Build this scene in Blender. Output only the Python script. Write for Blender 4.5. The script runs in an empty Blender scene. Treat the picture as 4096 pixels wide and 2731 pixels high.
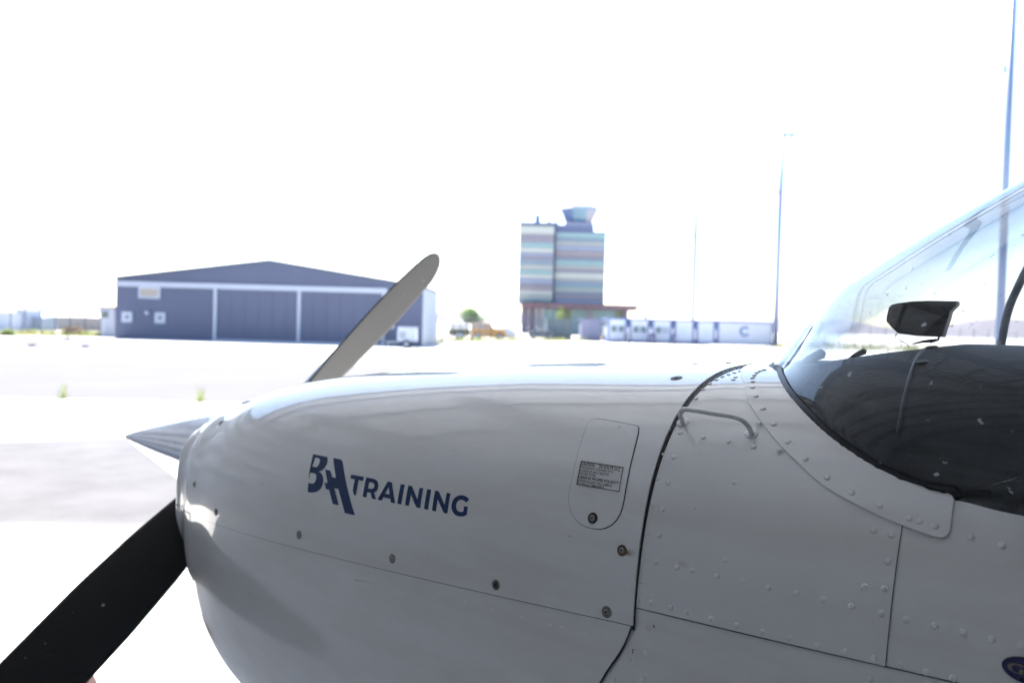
import bpy, bmesh, math, random
import numpy as np
from mathutils import Vector, Matrix
random.seed(7)
SC = bpy.context.scene
COL = SC.collection
R = math.radians

# ------------------------------------------------------------------ camera
W, H, F = 4096, 2731, 3413.0            # photograph's pixel frame and focal length in its pixels
CX, CY = W/2, H/2
C = np.array([1.889, -1.438, 1.640])
_a, _p, _r = R(35.7), R(-1.22), R(1.6)
F0 = np.array([-math.sin(_a), math.cos(_a), 0.0]); R0 = np.array([math.cos(_a), math.sin(_a), 0.0]); U0 = np.array([0, 0, 1.0])
FF = F0*math.cos(_p)+U0*math.sin(_p); _u = U0*math.cos(_p)-F0*math.sin(_p)
RR = R0*math.cos(_r)+_u*math.sin(_r); UU = _u*math.cos(_r)-R0*math.sin(_r)
cam = bpy.data.objects.new('camera', bpy.data.cameras.new('camera')); COL.objects.link(cam)
cam.data.sensor_width = 36; cam.data.lens = 36*F/W; cam.data.clip_start = 0.05; cam.data.clip_end = 9000
M = Matrix.Identity(4)
for i in range(3):
    M[i][0] = RR[i]; M[i][1] = UU[i]; M[i][2] = -FF[i]; M[i][3] = C[i]
cam.matrix_world = M
cam.data.dof.use_dof = True; cam.data.dof.focus_distance = 1.12; cam.data.dof.aperture_fstop = 5.0
SC.camera = cam

# ------------------------------------------------------------------ sky, sun, exposure
SUN_AZ = np.array([-0.462, 0.345]); SUN_Z = 0.817
sv = Vector((SUN_AZ[0], SUN_AZ[1], SUN_Z)).normalized()
elev = math.asin(sv.z); azim = math.atan2(sv.x, sv.y)
world = bpy.data.worlds.new("World"); SC.world = world; world.use_nodes = True
nt = world.node_tree; bg = nt.nodes['Background']
sky = nt.nodes.new('ShaderNodeTexSky'); sky.sky_type = 'NISHITA'; sky.sun_disc = False
sky.sun_elevation = elev; sky.sun_rotation = azim; sky.altitude = 300; sky.air_density = 1.0; sky.dust_density = 0.9; sky.ozone_density = 1.0
nt.links.new(sky.outputs[0], bg.inputs[0]); bg.inputs[1].default_value = 0.05
sl = bpy.data.lights.new('sun', 'SUN'); sl.energy = 3.05; sl.angle = R(0.53); sl.color = (1.0, 0.97, 0.93)
so = bpy.data.objects.new('sun', sl); COL.objects.link(so); so.rotation_euler = sv.to_track_quat('Z', 'Y').to_euler()
so.location = (0, 0, 30)
SC.view_settings.view_transform = 'Standard'; SC.view_settings.look = 'None'
SC.view_settings.exposure = 3.15; SC.view_settings.gamma = 1.0; SC.view_settings.use_curve_mapping = False
SC.cycles.use_denoising = True
SC.cycles.max_bounces = 10; SC.cycles.diffuse_bounces = 6; SC.cycles.glossy_bounces = 5; SC.cycles.transparent_max_bounces = 12
SC.cycles.sample_clamp_indirect = 8.0

# ------------------------------------------------------------------ pixel helpers (turn a photo pixel into a place)
def ray(px, py): return RR*((px-CX)/F)-UU*((py-CY)/F)+FF
def onx(px, py, x): d = ray(px, py); return C+d*(x-C[0])/d[0]
def ony(px, py, y): d = ray(px, py); return C+d*(y-C[1])/d[1]
def onz(px, py, z=0.0): d = ray(px, py); return C+d*(z-C[2])/d[2]
def atd(px, py, D): return C+ray(px, py)*D
def uz(px, py, D):      # sideways offset and height on a wall that faces the camera at distance D
    d = ray(px, py); k = D/(d@F0); P = C+d*k
    return (P-C)@R0, P[2]

# ------------------------------------------------------------------ materials
def mat(name, col, rough=0.6, metal=0.0, coat=0.0, coat_rough=0.05, var=0.0, vscale=3.0, bump=0.0, bscale=40.0, spec=0.5, dirt=None):
    m = bpy.data.materials.new(name); m.use_nodes = True; n = m.node_tree; b = n.nodes['Principled BSDF']
    b.inputs['Base Color'].default_value = (*col, 1); b.inputs['Roughness'].default_value = rough
    b.inputs['Metallic'].default_value = metal; b.inputs['Coat Weight'].default_value = coat; b.inputs['Coat Roughness'].default_value = coat_rough
    b.inputs['Specular IOR Level'].default_value = spec
    tc = n.nodes.new('ShaderNodeTexCoord')
    last = None
    if var > 0:
        t = n.nodes.new('ShaderNodeTexNoise'); t.inputs['Scale'].default_value = vscale; t.inputs['Detail'].default_value = 6; t.inputs['Roughness'].default_value = 0.6
        n.links.new(tc.outputs['Object'], t.inputs['Vector'])
        r = n.nodes.new('ShaderNodeMapRange'); r.inputs[1].default_value = .3; r.inputs[2].default_value = .7; r.inputs[3].default_value = 1-var; r.inputs[4].default_value = 1+var*.6
        n.links.new(t.outputs['Fac'], r.inputs[0])
        mx = n.nodes.new('ShaderNodeVectorMath'); mx.operation = 'SCALE'; mx.inputs[0].default_value = col
        n.links.new(r.outputs[0], mx.inputs['Scale']); last = mx.outputs[0]
    if dirt is not None:   # small specks of dirt: (colour, scale, threshold)
        t = n.nodes.new('ShaderNodeTexNoise'); t.inputs['Scale'].default_value = dirt[1]; t.inputs['Detail'].default_value = 3
        n.links.new(tc.outputs['Object'], t.inputs['Vector'])
        r = n.nodes.new('ShaderNodeMapRange'); r.inputs[1].default_value = dirt[2]; r.inputs[2].default_value = dirt[2]+.04
        n.links.new(t.outputs['Fac'], r.inputs[0])
        mx = n.nodes.new('ShaderNodeMix'); mx.data_type = 'RGBA'
        n.links.new(r.outputs[0], mx.inputs['Factor'])
        if last: n.links.new(last, mx.inputs['A'])
        else: mx.inputs['A'].default_value = (*col, 1)
        mx.inputs['B'].default_value = (*dirt[0], 1); last = mx.outputs['Result']
    if last: n.links.new(last, b.inputs['Base Color'])
    if bump > 0:
        t = n.nodes.new('ShaderNodeTexNoise'); t.inputs['Scale'].default_value = bscale; t.inputs['Detail'].default_value = 4
        n.links.new(tc.outputs['Object'], t.inputs['Vector'])
        bp = n.nodes.new('ShaderNodeBump'); bp.inputs['Strength'].default_value = bump; bp.inputs['Distance'].default_value = 0.01
        n.links.new(t.outputs['Fac'], bp.inputs['Height']); n.links.new(bp.outputs[0], b.inputs['Normal'])
    return m

PAINT = (0.80, 0.80, 0.81)
def make_paint(name, streak=0.035):
    """white aircraft enamel: faint soot and oil film, tiny dark specks, gently oil-canned sheet"""
    m = mat(name, PAINT, 0.38, coat=1.0, coat_rough=0.03); n = m.node_tree; b = n.nodes['Principled BSDF']
    tc = n.nodes.new('ShaderNodeTexCoord')
    mp = n.nodes.new('ShaderNodeMapping'); mp.inputs['Scale'].default_value = (1.2, 5, 7); n.links.new(tc.outputs['Object'], mp.inputs[0])
    t = n.nodes.new('ShaderNodeTexNoise'); t.inputs['Scale'].default_value = 1.6; t.inputs['Detail'].default_value = 7; t.inputs['Roughness'].default_value = .62
    n.links.new(mp.outputs[0], t.inputs['Vector'])
    cr = n.nodes.new('ShaderNodeValToRGB'); cr.color_ramp.elements[0].position = .32; cr.color_ramp.elements[0].color = (PAINT[0]*(1-streak*2.2), PAINT[1]*(1-streak*2.6), PAINT[2]*(1-streak*3.4), 1)
    cr.color_ramp.elements[1].position = .58; cr.color_ramp.elements[1].color = (*PAINT, 1); n.links.new(t.outputs['Fac'], cr.inputs[0])
    s = n.nodes.new('ShaderNodeTexNoise'); s.inputs['Scale'].default_value = 75; s.inputs['Detail'].default_value = 2; n.links.new(tc.outputs['Object'], s.inputs['Vector'])
    r = n.nodes.new('ShaderNodeMapRange'); r.inputs[1].default_value = .775; r.inputs[2].default_value = .80; n.links.new(s.outputs['Fac'], r.inputs[0])
    mx = n.nodes.new('ShaderNodeMix'); mx.data_type = 'RGBA'; n.links.new(r.outputs[0], mx.inputs['Factor']); n.links.new(cr.outputs[0], mx.inputs['A'])
    mx.inputs['B'].default_value = (.22, .2, .17, 1); n.links.new(mx.outputs['Result'], b.inputs['Base Color'])
    w = n.nodes.new('ShaderNodeTexNoise'); w.inputs['Scale'].default_value = 9; w.inputs['Detail'].default_value = 1.5; n.links.new(tc.outputs['Object'], w.inputs['Vector'])
    bp = n.nodes.new('ShaderNodeBump'); bp.inputs['Strength'].default_value = .06; bp.inputs['Distance'].default_value = .01
    n.links.new(w.outputs['Fac'], bp.inputs['Height']); n.links.new(bp.outputs[0], b.inputs['Normal']); n.links.new(bp.outputs[0], b.inputs['Coat Normal'])
    return m
M_PAINT = make_paint('white_enamel', .045)
M_RIVET = mat('rivet_enamel', (.78, .78, .79), .35, coat=.8, coat_rough=.1)
M_DARK = mat('dark_gap', (.012, .012, .013), .8)
M_SEAL_SHADE = mat('rubber_and_gap_shade', (.018, .018, .02), .5, var=.3, vscale=60)
M_WASH = mat('worn_washer', (.24, .23, .21), .55, metal=.5, var=.5, vscale=220)
M_WASHP = mat('painted_washer', (.62, .62, .62), .4, var=.15, vscale=200)
M_WASHB = mat('black_washer', (.035, .034, .032), .55, var=.4, vscale=200)
M_WASHR = mat('rusty_washer', (.17, .10, .05), .7, var=.6, vscale=260)
M_HEAD = mat('screw_head', (.33, .32, .30), .4, metal=.8, var=.35, vscale=240)
M_HEADD = mat('screw_head_dark', (.10, .095, .09), .45, metal=.8, var=.35, vscale=240)
M_SLOT = mat('screw_slot', (.008, .008, .008), .8)
M_NAVY = mat('navy_vinyl', (.014, .040, .125), .45, spec=.3)
M_BLACK = mat('black_print', (.01, .01, .011), .45)
M_PLAC = mat('placard_silver', (.72, .72, .72), .4, coat=.4)
M_CHROME = mat('polished_spinner', (.56, .57, .60), .09, metal=1.0, var=.04, vscale=30, bump=.05, bscale=60)
M_BMETAL = mat('scuffed_aluminium', (.44, .54, .66), .45, metal=.35, var=.30, vscale=18, bump=.12, bscale=90)
M_BBLACK = mat('matt_black_blade', (.007, .0072, .009), .55, dirt=((.30, .30, .32), 70, .725))
M_GLARE = mat('black_glareshield', (.013, .013, .015), .62, var=.25, vscale=20, bump=.25, bscale=160, dirt=((.12, .12, .13), 60, .76))
M_BOXB = mat('black_box', (.010, .010, .012), .5, dirt=((.2, .2, .22), 70, .76), bump=.15, bscale=120)
M_BRASS = mat('dark_fastener', (.05, .042, .03), .4, metal=.8)
M_INNER = mat('cabin_frame_grey', (.26, .29, .32), .6, var=.1)
M_SEAT = mat('dark_cabin', (.012, .012, .013), .8)

def glass_mat():
    m = bpy.data.materials.new('windshield_perspex'); m.use_nodes = True; n = m.node_tree
    out = n.nodes['Material Output']; n.nodes.remove(n.nodes['Principled BSDF'])
    tr = n.nodes.new('ShaderNodeBsdfTransparent')
    lw0 = n.nodes.new('ShaderNodeLayerWeight'); lw0.inputs['Blend'].default_value = .5
    tn = n.nodes.new('ShaderNodeValToRGB'); tn.color_ramp.elements[0].position = .35; tn.color_ramp.elements[0].color = (.74, .77, .80, 1); tn.color_ramp.elements[1].position = .85; tn.color_ramp.elements[1].color = (.30, .36, .44, 1)
    n.links.new(lw0.outputs['Facing'], tn.inputs[0]); n.links.new(tn.outputs[0], tr.inputs[0])      # a longer way through the sheet at a slant
    gl = n.nodes.new('ShaderNodeBsdfGlossy'); gl.inputs['Roughness'].default_value = .025; gl.inputs[0].default_value = (1, 1, 1, 1)
    df = n.nodes.new('ShaderNodeBsdfDiffuse'); df.inputs[0].default_value = (.78, .80, .84, 1)
    lw = n.nodes.new('ShaderNodeLayerWeight'); lw.inputs['Blend'].default_value = .5
    pw = n.nodes.new('ShaderNodeMath'); pw.operation = 'POWER'; pw.inputs[1].default_value = 5; n.links.new(lw.outputs['Facing'], pw.inputs[0])
    fr = n.nodes.new('ShaderNodeMath'); fr.operation = 'MULTIPLY_ADD'; fr.inputs[1].default_value = .94; fr.inputs[2].default_value = .05; n.links.new(pw.outputs[0], fr.inputs[0])
    a = n.nodes.new('ShaderNodeMixShader'); b = n.nodes.new('ShaderNodeMixShader')
    n.links.new(fr.outputs[0], a.inputs[0]); n.links.new(tr.outputs[0], a.inputs[1]); n.links.new(gl.outputs[0], a.inputs[2])
    tc = n.nodes.new('ShaderNodeTexCoord')
    t = n.nodes.new('ShaderNodeTexNoise'); t.inputs['Scale'].default_value = 62; t.inputs['Detail'].default_value = 3; n.links.new(tc.outputs['Object'], t.inputs['Vector'])
    sp = n.nodes.new('ShaderNodeMapRange'); sp.inputs[1].default_value = .69; sp.inputs[2].default_value = .73; sp.inputs[3].default_value = 0; sp.inputs[4].default_value = .5
    n.links.new(t.outputs['Fac'], sp.inputs[0])
    mp = n.nodes.new('ShaderNodeMapping'); mp.inputs['Rotation'].default_value = (0, R(40), 0); mp.inputs['Scale'].default_value = (3, 22, 60); n.links.new(tc.outputs['Object'], mp.inputs[0])
    s = n.nodes.new('ShaderNodeTexNoise'); s.inputs['Scale'].default_value = 1.6; s.inputs['Detail'].default_value = 5; n.links.new(mp.outputs[0], s.inputs['Vector'])
    st = n.nodes.new('ShaderNodeMapRange'); st.inputs[1].default_value = .4; st.inputs[2].default_value = .8; st.inputs[3].default_value = .012; st.inputs[4].default_value = .07
    n.links.new(s.outputs['Fac'], st.inputs[0])
    ad = n.nodes.new('ShaderNodeMath'); ad.operation = 'ADD'; n.links.new(sp.outputs[0], ad.inputs[0]); n.links.new(st.outputs[0], ad.inputs[1])
    n.links.new(ad.outputs[0], b.inputs[0]); n.links.new(a.outputs[0], b.inputs[1]); n.links.new(df.outputs[0], b.inputs[2])
    n.links.new(b.outputs[0], out.inputs['Surface'])
    return m
M_GLASS = glass_mat()

# ------------------------------------------------------------------ object helpers
def leaf(name, col, tcol):
    m = mat(name, col, .7, var=.25, vscale=2); n = m.node_tree; b = n.nodes['Principled BSDF']; out = n.nodes['Material Output']
    t = n.nodes.new('ShaderNodeBsdfTranslucent'); t.inputs[0].default_value = (*tcol, 1); mx = n.nodes.new('ShaderNodeMixShader'); mx.inputs[0].default_value = .5
    n.links.new(b.outputs[0], mx.inputs[1]); n.links.new(t.outputs[0], mx.inputs[2]); n.links.new(mx.outputs[0], out.inputs['Surface']); return m
def mesh_obj(name, verts, faces, mats, parent=None, smooth=False, fmat=None):
    me = bpy.data.meshes.new(name)
    me.from_pydata([tuple(map(float, v)) for v in verts], [], [tuple(map(int, f)) for f in faces])
    if not isinstance(mats, (list, tuple)): mats = [mats]
    for m in mats: me.materials.append(m)
    if fmat is not None: me.polygons.foreach_set('material_index', list(fmat))
    if smooth: me.polygons.foreach_set('use_smooth', [True]*len(me.polygons))
    me.update()
    o = bpy.data.objects.new(name, me); COL.objects.link(o)
    if parent is not None: attach(o, parent)
    return o
def attach(o, p):
    o.parent = p
    o.matrix_parent_inverse = world_of(p).inverted()
def world_of(p):
    m = p.matrix_basis.copy()
    if p.parent: m = world_of(p.parent) @ p.matrix_parent_inverse @ m
    return m
def tag(o, label=None, cat=None, group=None, kind=None):
    if label: o['label'] = label
    if cat: o['category'] = cat
    if group: o['group'] = group
    if kind: o['kind'] = kind
    return o
def empty(name, loc, rz=0.0):
    o = bpy.data.objects.new(name, None); COL.objects.link(o); o.location = loc; o.rotation_euler = (0, 0, rz); o.empty_display_size = .2
    return o
class MB:
    """collects shapes of one mesh"""
    def __init__(s): s.v = []; s.f = []; s.m = []
    def add(s, v, f, m=0):
        n = len(s.v); s.v += [tuple(map(float, q)) for q in v]; s.f += [tuple(i+n for i in q) for q in f]; s.m += [m]*len(f); return s
    def box(s, x0, x1, y0, y1, z0, z1, m=0):
        v = [(x, y, z) for z in (z0, z1) for y in (y0, y1) for x in (x0, x1)]
        return s.add(v, [(0, 2, 3, 1), (4, 5, 7, 6), (0, 1, 5, 4), (2, 6, 7, 3), (0, 4, 6, 2), (1, 3, 7, 5)], m)
    def prism(s, prof, a0, a1, axis='y', m=0):
        """extrude a 2-D outline; axis y: outline in x,z; axis x: outline in y,z; axis z: outline in x,y"""
        n = len(prof)
        def P(p, a): return (p[0], a, p[1]) if axis == 'y' else ((a, p[0], p[1]) if axis == 'x' else (p[0], p[1], a))
        v = [P(p, a0) for p in prof]+[P(p, a1) for p in prof]
        f = [tuple(range(n))[::-1], tuple(range(n, 2*n))]+[(i, (i+1) % n, n+(i+1) % n, n+i) for i in range(n)]
        return s.add(v, f, m)
    def cyl(s, p0, p1, r0, r1=None, n=12, m=0):
        r1 = r0 if r1 is None else r1
        p0 = np.array(p0, float); p1 = np.array(p1, float); d = p1-p0; d /= np.linalg.norm(d)
        a = np.cross(d, [0, 0, 1.0]) if abs(d[2]) < .9 else np.cross(d, [1.0, 0, 0]); a /= np.linalg.norm(a); b = np.cross(d, a)
        t = [2*math.pi*i/n for i in range(n)]
        v = [p0+(a*math.cos(q)+b*math.sin(q))*r0 for q in t]+[p1+(a*math.cos(q)+b*math.sin(q))*r1 for q in t]
        return s.add(v, [tuple(range(n))[::-1], tuple(range(n, 2*n))]+[(i, (i+1) % n, n+(i+1) % n, n+i) for i in range(n)], m)
    def tube(s, pts, r, n=10, m=0):
        pts = [np.array(p, float) for p in pts]; rs = r if isinstance(r, (list, tuple)) else [r]*len(pts)
        V = []; up = None
        for i, p in enumerate(pts):
            d = pts[min(i+1, len(pts)-1)]-pts[max(i-1, 0)]; d = d/np.linalg.norm(d)
            if up is None: up = np.cross(d, [0, 0, 1.0]) if abs(d[2]) < .9 else np.cross(d, [1.0, 0, 0])
            a = up-d*(up@d); a /= np.linalg.norm(a); up = a; b = np.cross(d, a)
            V += [p+(a*math.cos(2*math.pi*k/n)+b*math.sin(2*math.pi*k/n))*rs[i] for k in range(n)]
        Fc = [(i*n+k, i*n+(k+1) % n, (i+1)*n+(k+1) % n, (i+1)*n+k) for i in range(len(pts)-1) for k in range(n)]
        Fc += [tuple(range(n))[::-1], tuple(range((len(pts)-1)*n, len(pts)*n))]
        return s.add(V, Fc, m)
    def build(s, name, mats, parent=None, smooth=False):
        if not isinstance(mats, (list, tuple)): mats = [mats]
        o = mesh_obj(name, s.v, s.f, mats, None, smooth, s.m)
        if parent is not None: o.parent = parent      # local coordinates of the parent
        return o
def spline(pts, k=8):
    P = np.array(pts, float); out = []
    for i in range(len(P)-1):
        p0 = P[max(i-1, 0)]; p1 = P[i]; p2 = P[i+1]; p3 = P[min(i+2, len(P)-1)]
        for j in range(k):
            t = j/k; out.append(.5*((2*p1)+(-p0+p2)*t+(2*p0-5*p1+4*p2-p3)*t*t+(-p0+3*p1-3*p2+p3)*t**3))
    out.append(P[-1]); return np.array(out)
def resample(P, n):
    P = np.array(P, float); d = np.r_[0, np.cumsum(np.linalg.norm(np.diff(P, axis=0), axis=1))]
    s = np.linspace(0, d[-1], n); return np.stack([np.interp(s, d, P[:, k]) for k in range(P.shape[1])], -1)

# ------------------------------------------------------------------ the setting: ground, hills
M_CONC = mat('apron_concrete', (.50, .49, .47), .9, var=.10, vscale=.35, bump=.3, bscale=30)
M_ASPH = mat('old_asphalt', (.062, .059, .066), .95, var=.10, vscale=.5, bump=.4, bscale=60)
M_DARKGR = mat('rough_dark_ground', (.069, .066, .072), .95, var=.26, vscale=1.6, bump=.5, bscale=50)
M_JOINT = mat('joint_grey', (.10, .10, .12), .9)
M_SOIL = mat('dry_soil', (.30, .27, .22), .95, var=.2, vscale=.2)
M_HILL = mat('hazy_hill', (.16, .14, .15), .95, var=.12, vscale=.01)

g = mesh_obj('ground', [(-4500, -4500, 0), (4500, -4500, 0), (4500, 4500, 0), (-4500, 4500, 0)], [(0, 1, 2, 3)], M_CONC); tag(g, kind='structure')
def sheet(name, pts, z, m, kind='structure'):
    o = mesh_obj(name, [(p[0], p[1], z) for p in pts], [tuple(range(len(pts)))], m); tag(o, kind=kind); return o
def band(name, y0a, y0b, y1a, y1b, z, m, xa=0, xb=4096, ext=.6):
    """a strip of other paving between two photo lines; widened past the frame"""
    A = onz(xa, y0a); B = onz(xb, y0b); D = onz(xa, y1a); E_ = onz(xb, y1b)
    A2 = A+(A-B)*ext; B2 = B+(B-A)*ext; D2 = D+(D-E_)*ext; E2 = E_+(E_-D)*ext
    return sheet(name, [D2, E2, B2, A2], z, m)
def feathered(name, m, top, bot, ft, fb, z=.004, nx=60, ny=24):
    """worn paving whose edges thin out into the concrete: top / bottom edges as photo polylines, ft / fb = feather shares"""
    T_ = resample([onz(*p)[:2] for p in top], nx); B_ = resample([onz(*p)[:2] for p in bot], nx); V = []; fd = []; rg = np.random.RandomState(2)
    wob = np.interp(np.arange(nx), np.linspace(0, nx-1, 14), rg.uniform(-.04, .04, 14))
    for jj in range(ny):
        t = jj/(ny-1)
        for ii in range(nx):
            p = T_[ii]*(1-t)+B_[ii]*t; V.append((p[0], p[1], z)); q = t+wob[ii]
            fd.append(float(sstep_(q/ft) if q < .5 else sstep_((1-q)/fb)))
    Fc = [(a*nx+b, (a+1)*nx+b, (a+1)*nx+b+1, a*nx+b+1) for a in range(ny-1) for b in range(nx-1)]
    o = mesh_obj(name, V, Fc, m); at_ = o.data.attributes.new('fade', 'FLOAT', 'POINT'); at_.data.foreach_set('value', fd); tag(o, kind='structure'); return o
def sstep_(t): t = min(max(t, 0), 1); return t*t*(3-2*t)
def faded(m):
    n = m.node_tree; b = n.nodes['Principled BSDF']; src = b.inputs['Base Color'].links[0].from_socket
    at_ = n.nodes.new('ShaderNodeAttribute'); at_.attribute_name = 'fade'; mx = n.nodes.new('ShaderNodeMix'); mx.data_type = 'RGBA'
    n.links.new(at_.outputs['Fac'], mx.inputs['Factor']); mx.inputs['A'].default_value = (.30, .29, .28, 1); n.links.new(src, mx.inputs['B']); n.links.new(mx.outputs['Result'], b.inputs['Base Color']); return m
faded(M_ASPH); faded(M_DARKGR)
feathered('asphalt_taxiway', M_ASPH, [(-4200, 1335), (0, 1424), (4096, 1500), (7000, 1560)], [(-4200, 1470), (0, 1588), (4096, 1672), (7000, 1740)], .16, .012)
feathered('asphalt_apron', M_ASPH, [(-1500, 1316), (0, 1347), (560, 1364)], [(-1500, 1388), (0, 1402), (560, 1396)], .10, .35)
feathered('dark_ground_patch', M_DARKGR, [(-1500, 1790), (0, 1763), (503, 1745), (1400, 1765)], [(-1500, 2130), (0, 2172), (600, 2176), (1400, 2190)], .02, .14)  # darker, rougher ground with faded edges
for k, (ya, yb) in enumerate(((2257, 2264), (2275, 2281), (2291, 2299))):
    A = onz(-1200, ya-22); B = onz(1600, yb+12); n_ = np.array([0, .006, 0])
    o = mesh_obj('joint_line', [A-n_+[0, 0, .004], B-n_+[0, 0, .004], B+n_+[0, 0, .004], A+n_+[0, 0, .004]], [(0, 1, 2, 3)], M_JOINT); tag(o, kind='structure')
sheet('verge', [onz(-1500, 1300), onz(-1500, 1290.0), onz(2430, 1335), onz(2430, 1366), onz(1985, 1364), onz(1760, 1372), onz(500, 1349), onz(0, 1344), onz(-1500, 1317)], .006, M_SOIL)
sheet('dry_verge', [onz(3060, 1394), onz(3900, 1416), onz(5200, 1450), onz(5200, 1405), onz(3060, 1362)], .006, M_SOIL)

def hills(name, D0, D1, prof, m, seed):
    rng = np.random.RandomState(seed); V = []; Fc = []; n = len(prof)*12
    xs = np.interp(np.linspace(0, len(prof)-1, n), range(len(prof)), [p[0] for p in prof])
    ys = np.interp(np.linspace(0, len(prof)-1, n), range(len(prof)), [p[1] for p in prof])
    rows = 7
    for j in range(rows):
        t = j/(rows-1)
        for i in range(n):
            u, z = uz(xs[i], ys[i], D1); q = u/D1
            D = D0+(D1-D0)*t
            P = C+F0*D+R0*q*D; zz = z*math.sin(t*math.pi/2)**1.3+(rng.rand()-.5)*z*.05*(0 < j < rows-1)
            V.append((P[0], P[1], zz if j else -.5))
    for j in range(rows-1):
        for i in range(n-1):
            a = j*n+i; Fc.append((a, a+1, a+n+1, a+n))
    k = len(V)
    for i in range(n): V.append((V[(rows-1)*n+i][0]+F0[0]*150, V[(rows-1)*n+i][1]+F0[1]*150, -.5))
    for i in range(n-1): Fc.append(((rows-1)*n+i, (rows-1)*n+i+1, k+i+1, k+i))
    o = mesh_obj(name, V, Fc, m, smooth=True); tag(o, kind='structure'); return o
hills('hills', 900, 1500, [(-2600, 1190), (-1200, 1200), (-400, 1205), (0, 1212), (250, 1220), (480, 1230), (900, 1238), (1600, 1243), (1800, 1242), (2080, 1252), (2300, 1262), (2700, 1282), (3100, 1276), (3200, 1274), (3330, 1280), (3430, 1290), (3600, 1320), (3800, 1300), (3900, 1282), (3980, 1277), (4096, 1282), (4600, 1290), (5400, 1300), (6500, 1330)], M_HILL, 3)

# ------------------------------------------------------------------ far buildings
YAWZ = R(35.7)
def site(name, D, px=2048.0):
    """Empty on the ground, local x to the right, local y away from the camera"""
    u = (px-CX)/F*D; P = C+F0*D+R0*u
    o = empty(name, (P[0], P[1], 0), YAWZ); return o, u, D
def L(px, py, D, u0): u, z = uz(px, py, D); return u-u0, z

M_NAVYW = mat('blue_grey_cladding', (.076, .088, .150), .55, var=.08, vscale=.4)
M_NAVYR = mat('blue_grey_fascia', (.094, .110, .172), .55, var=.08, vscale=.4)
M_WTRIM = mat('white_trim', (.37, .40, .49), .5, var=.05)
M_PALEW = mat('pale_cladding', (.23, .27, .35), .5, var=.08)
M_GLZ = mat('dark_glazing', (.05, .08, .09), .15, coat=.5)
M_TAN = mat('tan_sign', (.34, .30, .26), .7, var=.1)

# blue hangar -------------------------------------------------------
D = 54.0
hg, u0, _ = site('blue_hangar', D, 1075)
tag(hg, 'large blue-grey hangar with a low gable and white framed sliding doors behind the propeller', 'hangar')
lf = lambda px, py: L(px, py, D, u0)
xl = lf(463, 1250)[0]; xr = lf(1690, 1250)[0]; ze_l = lf(463, 1113)[1]; ze_r = lf(1690, 1150)[1]; xa, za = lf(1078, 1046)
DEP = 10.5
MB().prism([(xl, 0), (xr, 0), (xr, ze_r), (xa, za), (xl, ze_l)], 0, .25).build('front_wall', M_NAVYW, hg)
rm = MB(); rm.prism([(xl-.12, ze_l+.005), (xa, za+.01), (xr+.12, ze_r+.005), (xr+.12, ze_r+.10), (xa, za+.12), (xl-.12, ze_l+.10)], -.10, DEP+.1); rm.build('roof', M_NAVYR, hg)
# right wall of upright pale sheets, left wall
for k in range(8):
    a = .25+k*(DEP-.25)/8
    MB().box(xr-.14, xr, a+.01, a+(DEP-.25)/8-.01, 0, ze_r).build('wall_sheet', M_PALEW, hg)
MB().box(xl, xl+.14, .25, DEP, 0, ze_l).build('side_wall', M_NAVYW, hg)
MB().box(xl+.14, xr-.14, DEP-.15, DEP, 0, min(ze_l, ze_r)).build('rear_wall', M_NAVYW, hg)
tz0 = lf(463, 1122)[1]; tz1 = lf(463, 1141)[1]; x1 = lf(1550, 1150)[0]
MB().box(xl, x1, -.16, -.003, tz1-.05, tz0-.02).build('door_track', M_WTRIM, hg)
for a in (862, 1197, 1535):
    x = lf(a, 1250)[0]; MB().box(x-.1, x+.1, -.13, -.003, .12, tz1-.055).build('door_post', M_WTRIM, hg)
MB().box(lf(855, 1250)[0], x1-.05, -.12, -.003, .0, .115).build('door_sill', M_WTRIM, hg)
# the door leaves as upright sheets
xd = np.linspace(lf(868, 1250)[0]+.06, lf(1528, 1250)[0]-.06, 13)
for i in range(12):
    if i == 6: pass
    MB().box(xd[i]+.005, xd[i+1]-.005, -.05, -.003, .12, tz1-.06).build('door_sheet', M_NAVYW, hg)
def hwin(px0, px1, py0, py1, mpane, fr=.16, nm='window'):
    x0, z1 = lf(px0, py0); x2, z0 = lf(px1, py1)
    f = MB(); f.box(x0, x2, -.08, -.003, z0, z0+fr).box(x0, x2, -.08, -.003, z1-fr, z1).box(x0, x0+fr, -.08, -.003, z0+fr, z1-fr).box(x2-fr, x2, -.08, -.003, z0+fr, z1-fr)
    f = f.build(nm, M_WTRIM, hg); MB().box(x0+fr, x2-fr, -.03, -.004, z0+fr, z1-fr).build('pane', mpane, f)
hwin(489, 530, 1246, 1289, M_GLZ, .23); hwin(621, 662, 1249, 1293, M_GLZ, .23)
hwin(556, 642, 1147, 1195, M_TAN, .13, 'sign_board')
x0, z1 = lf(580, 1243); x2, z0 = lf(606, 1259)
MB().cyl(((x0+x2)/2, -.02, (z0+z1)/2), ((x0+x2)/2, -.35, (z0+z1)/2), .14, .10).build('wall_lamp', M_WTRIM, hg)
x0, z1 = lf(1556, 1290); MB().box(x0, x0+.35, -.25, -.003, z1-.4, z1).build('wall_box', M_WTRIM, hg)
MB().cyl((lf(1125, 1050)[0], 1.2, za-.25), (lf(1125, 1050)[0], 1.2, za+.02), .16).build('roof_vent', M_NAVYR, hg)

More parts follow.
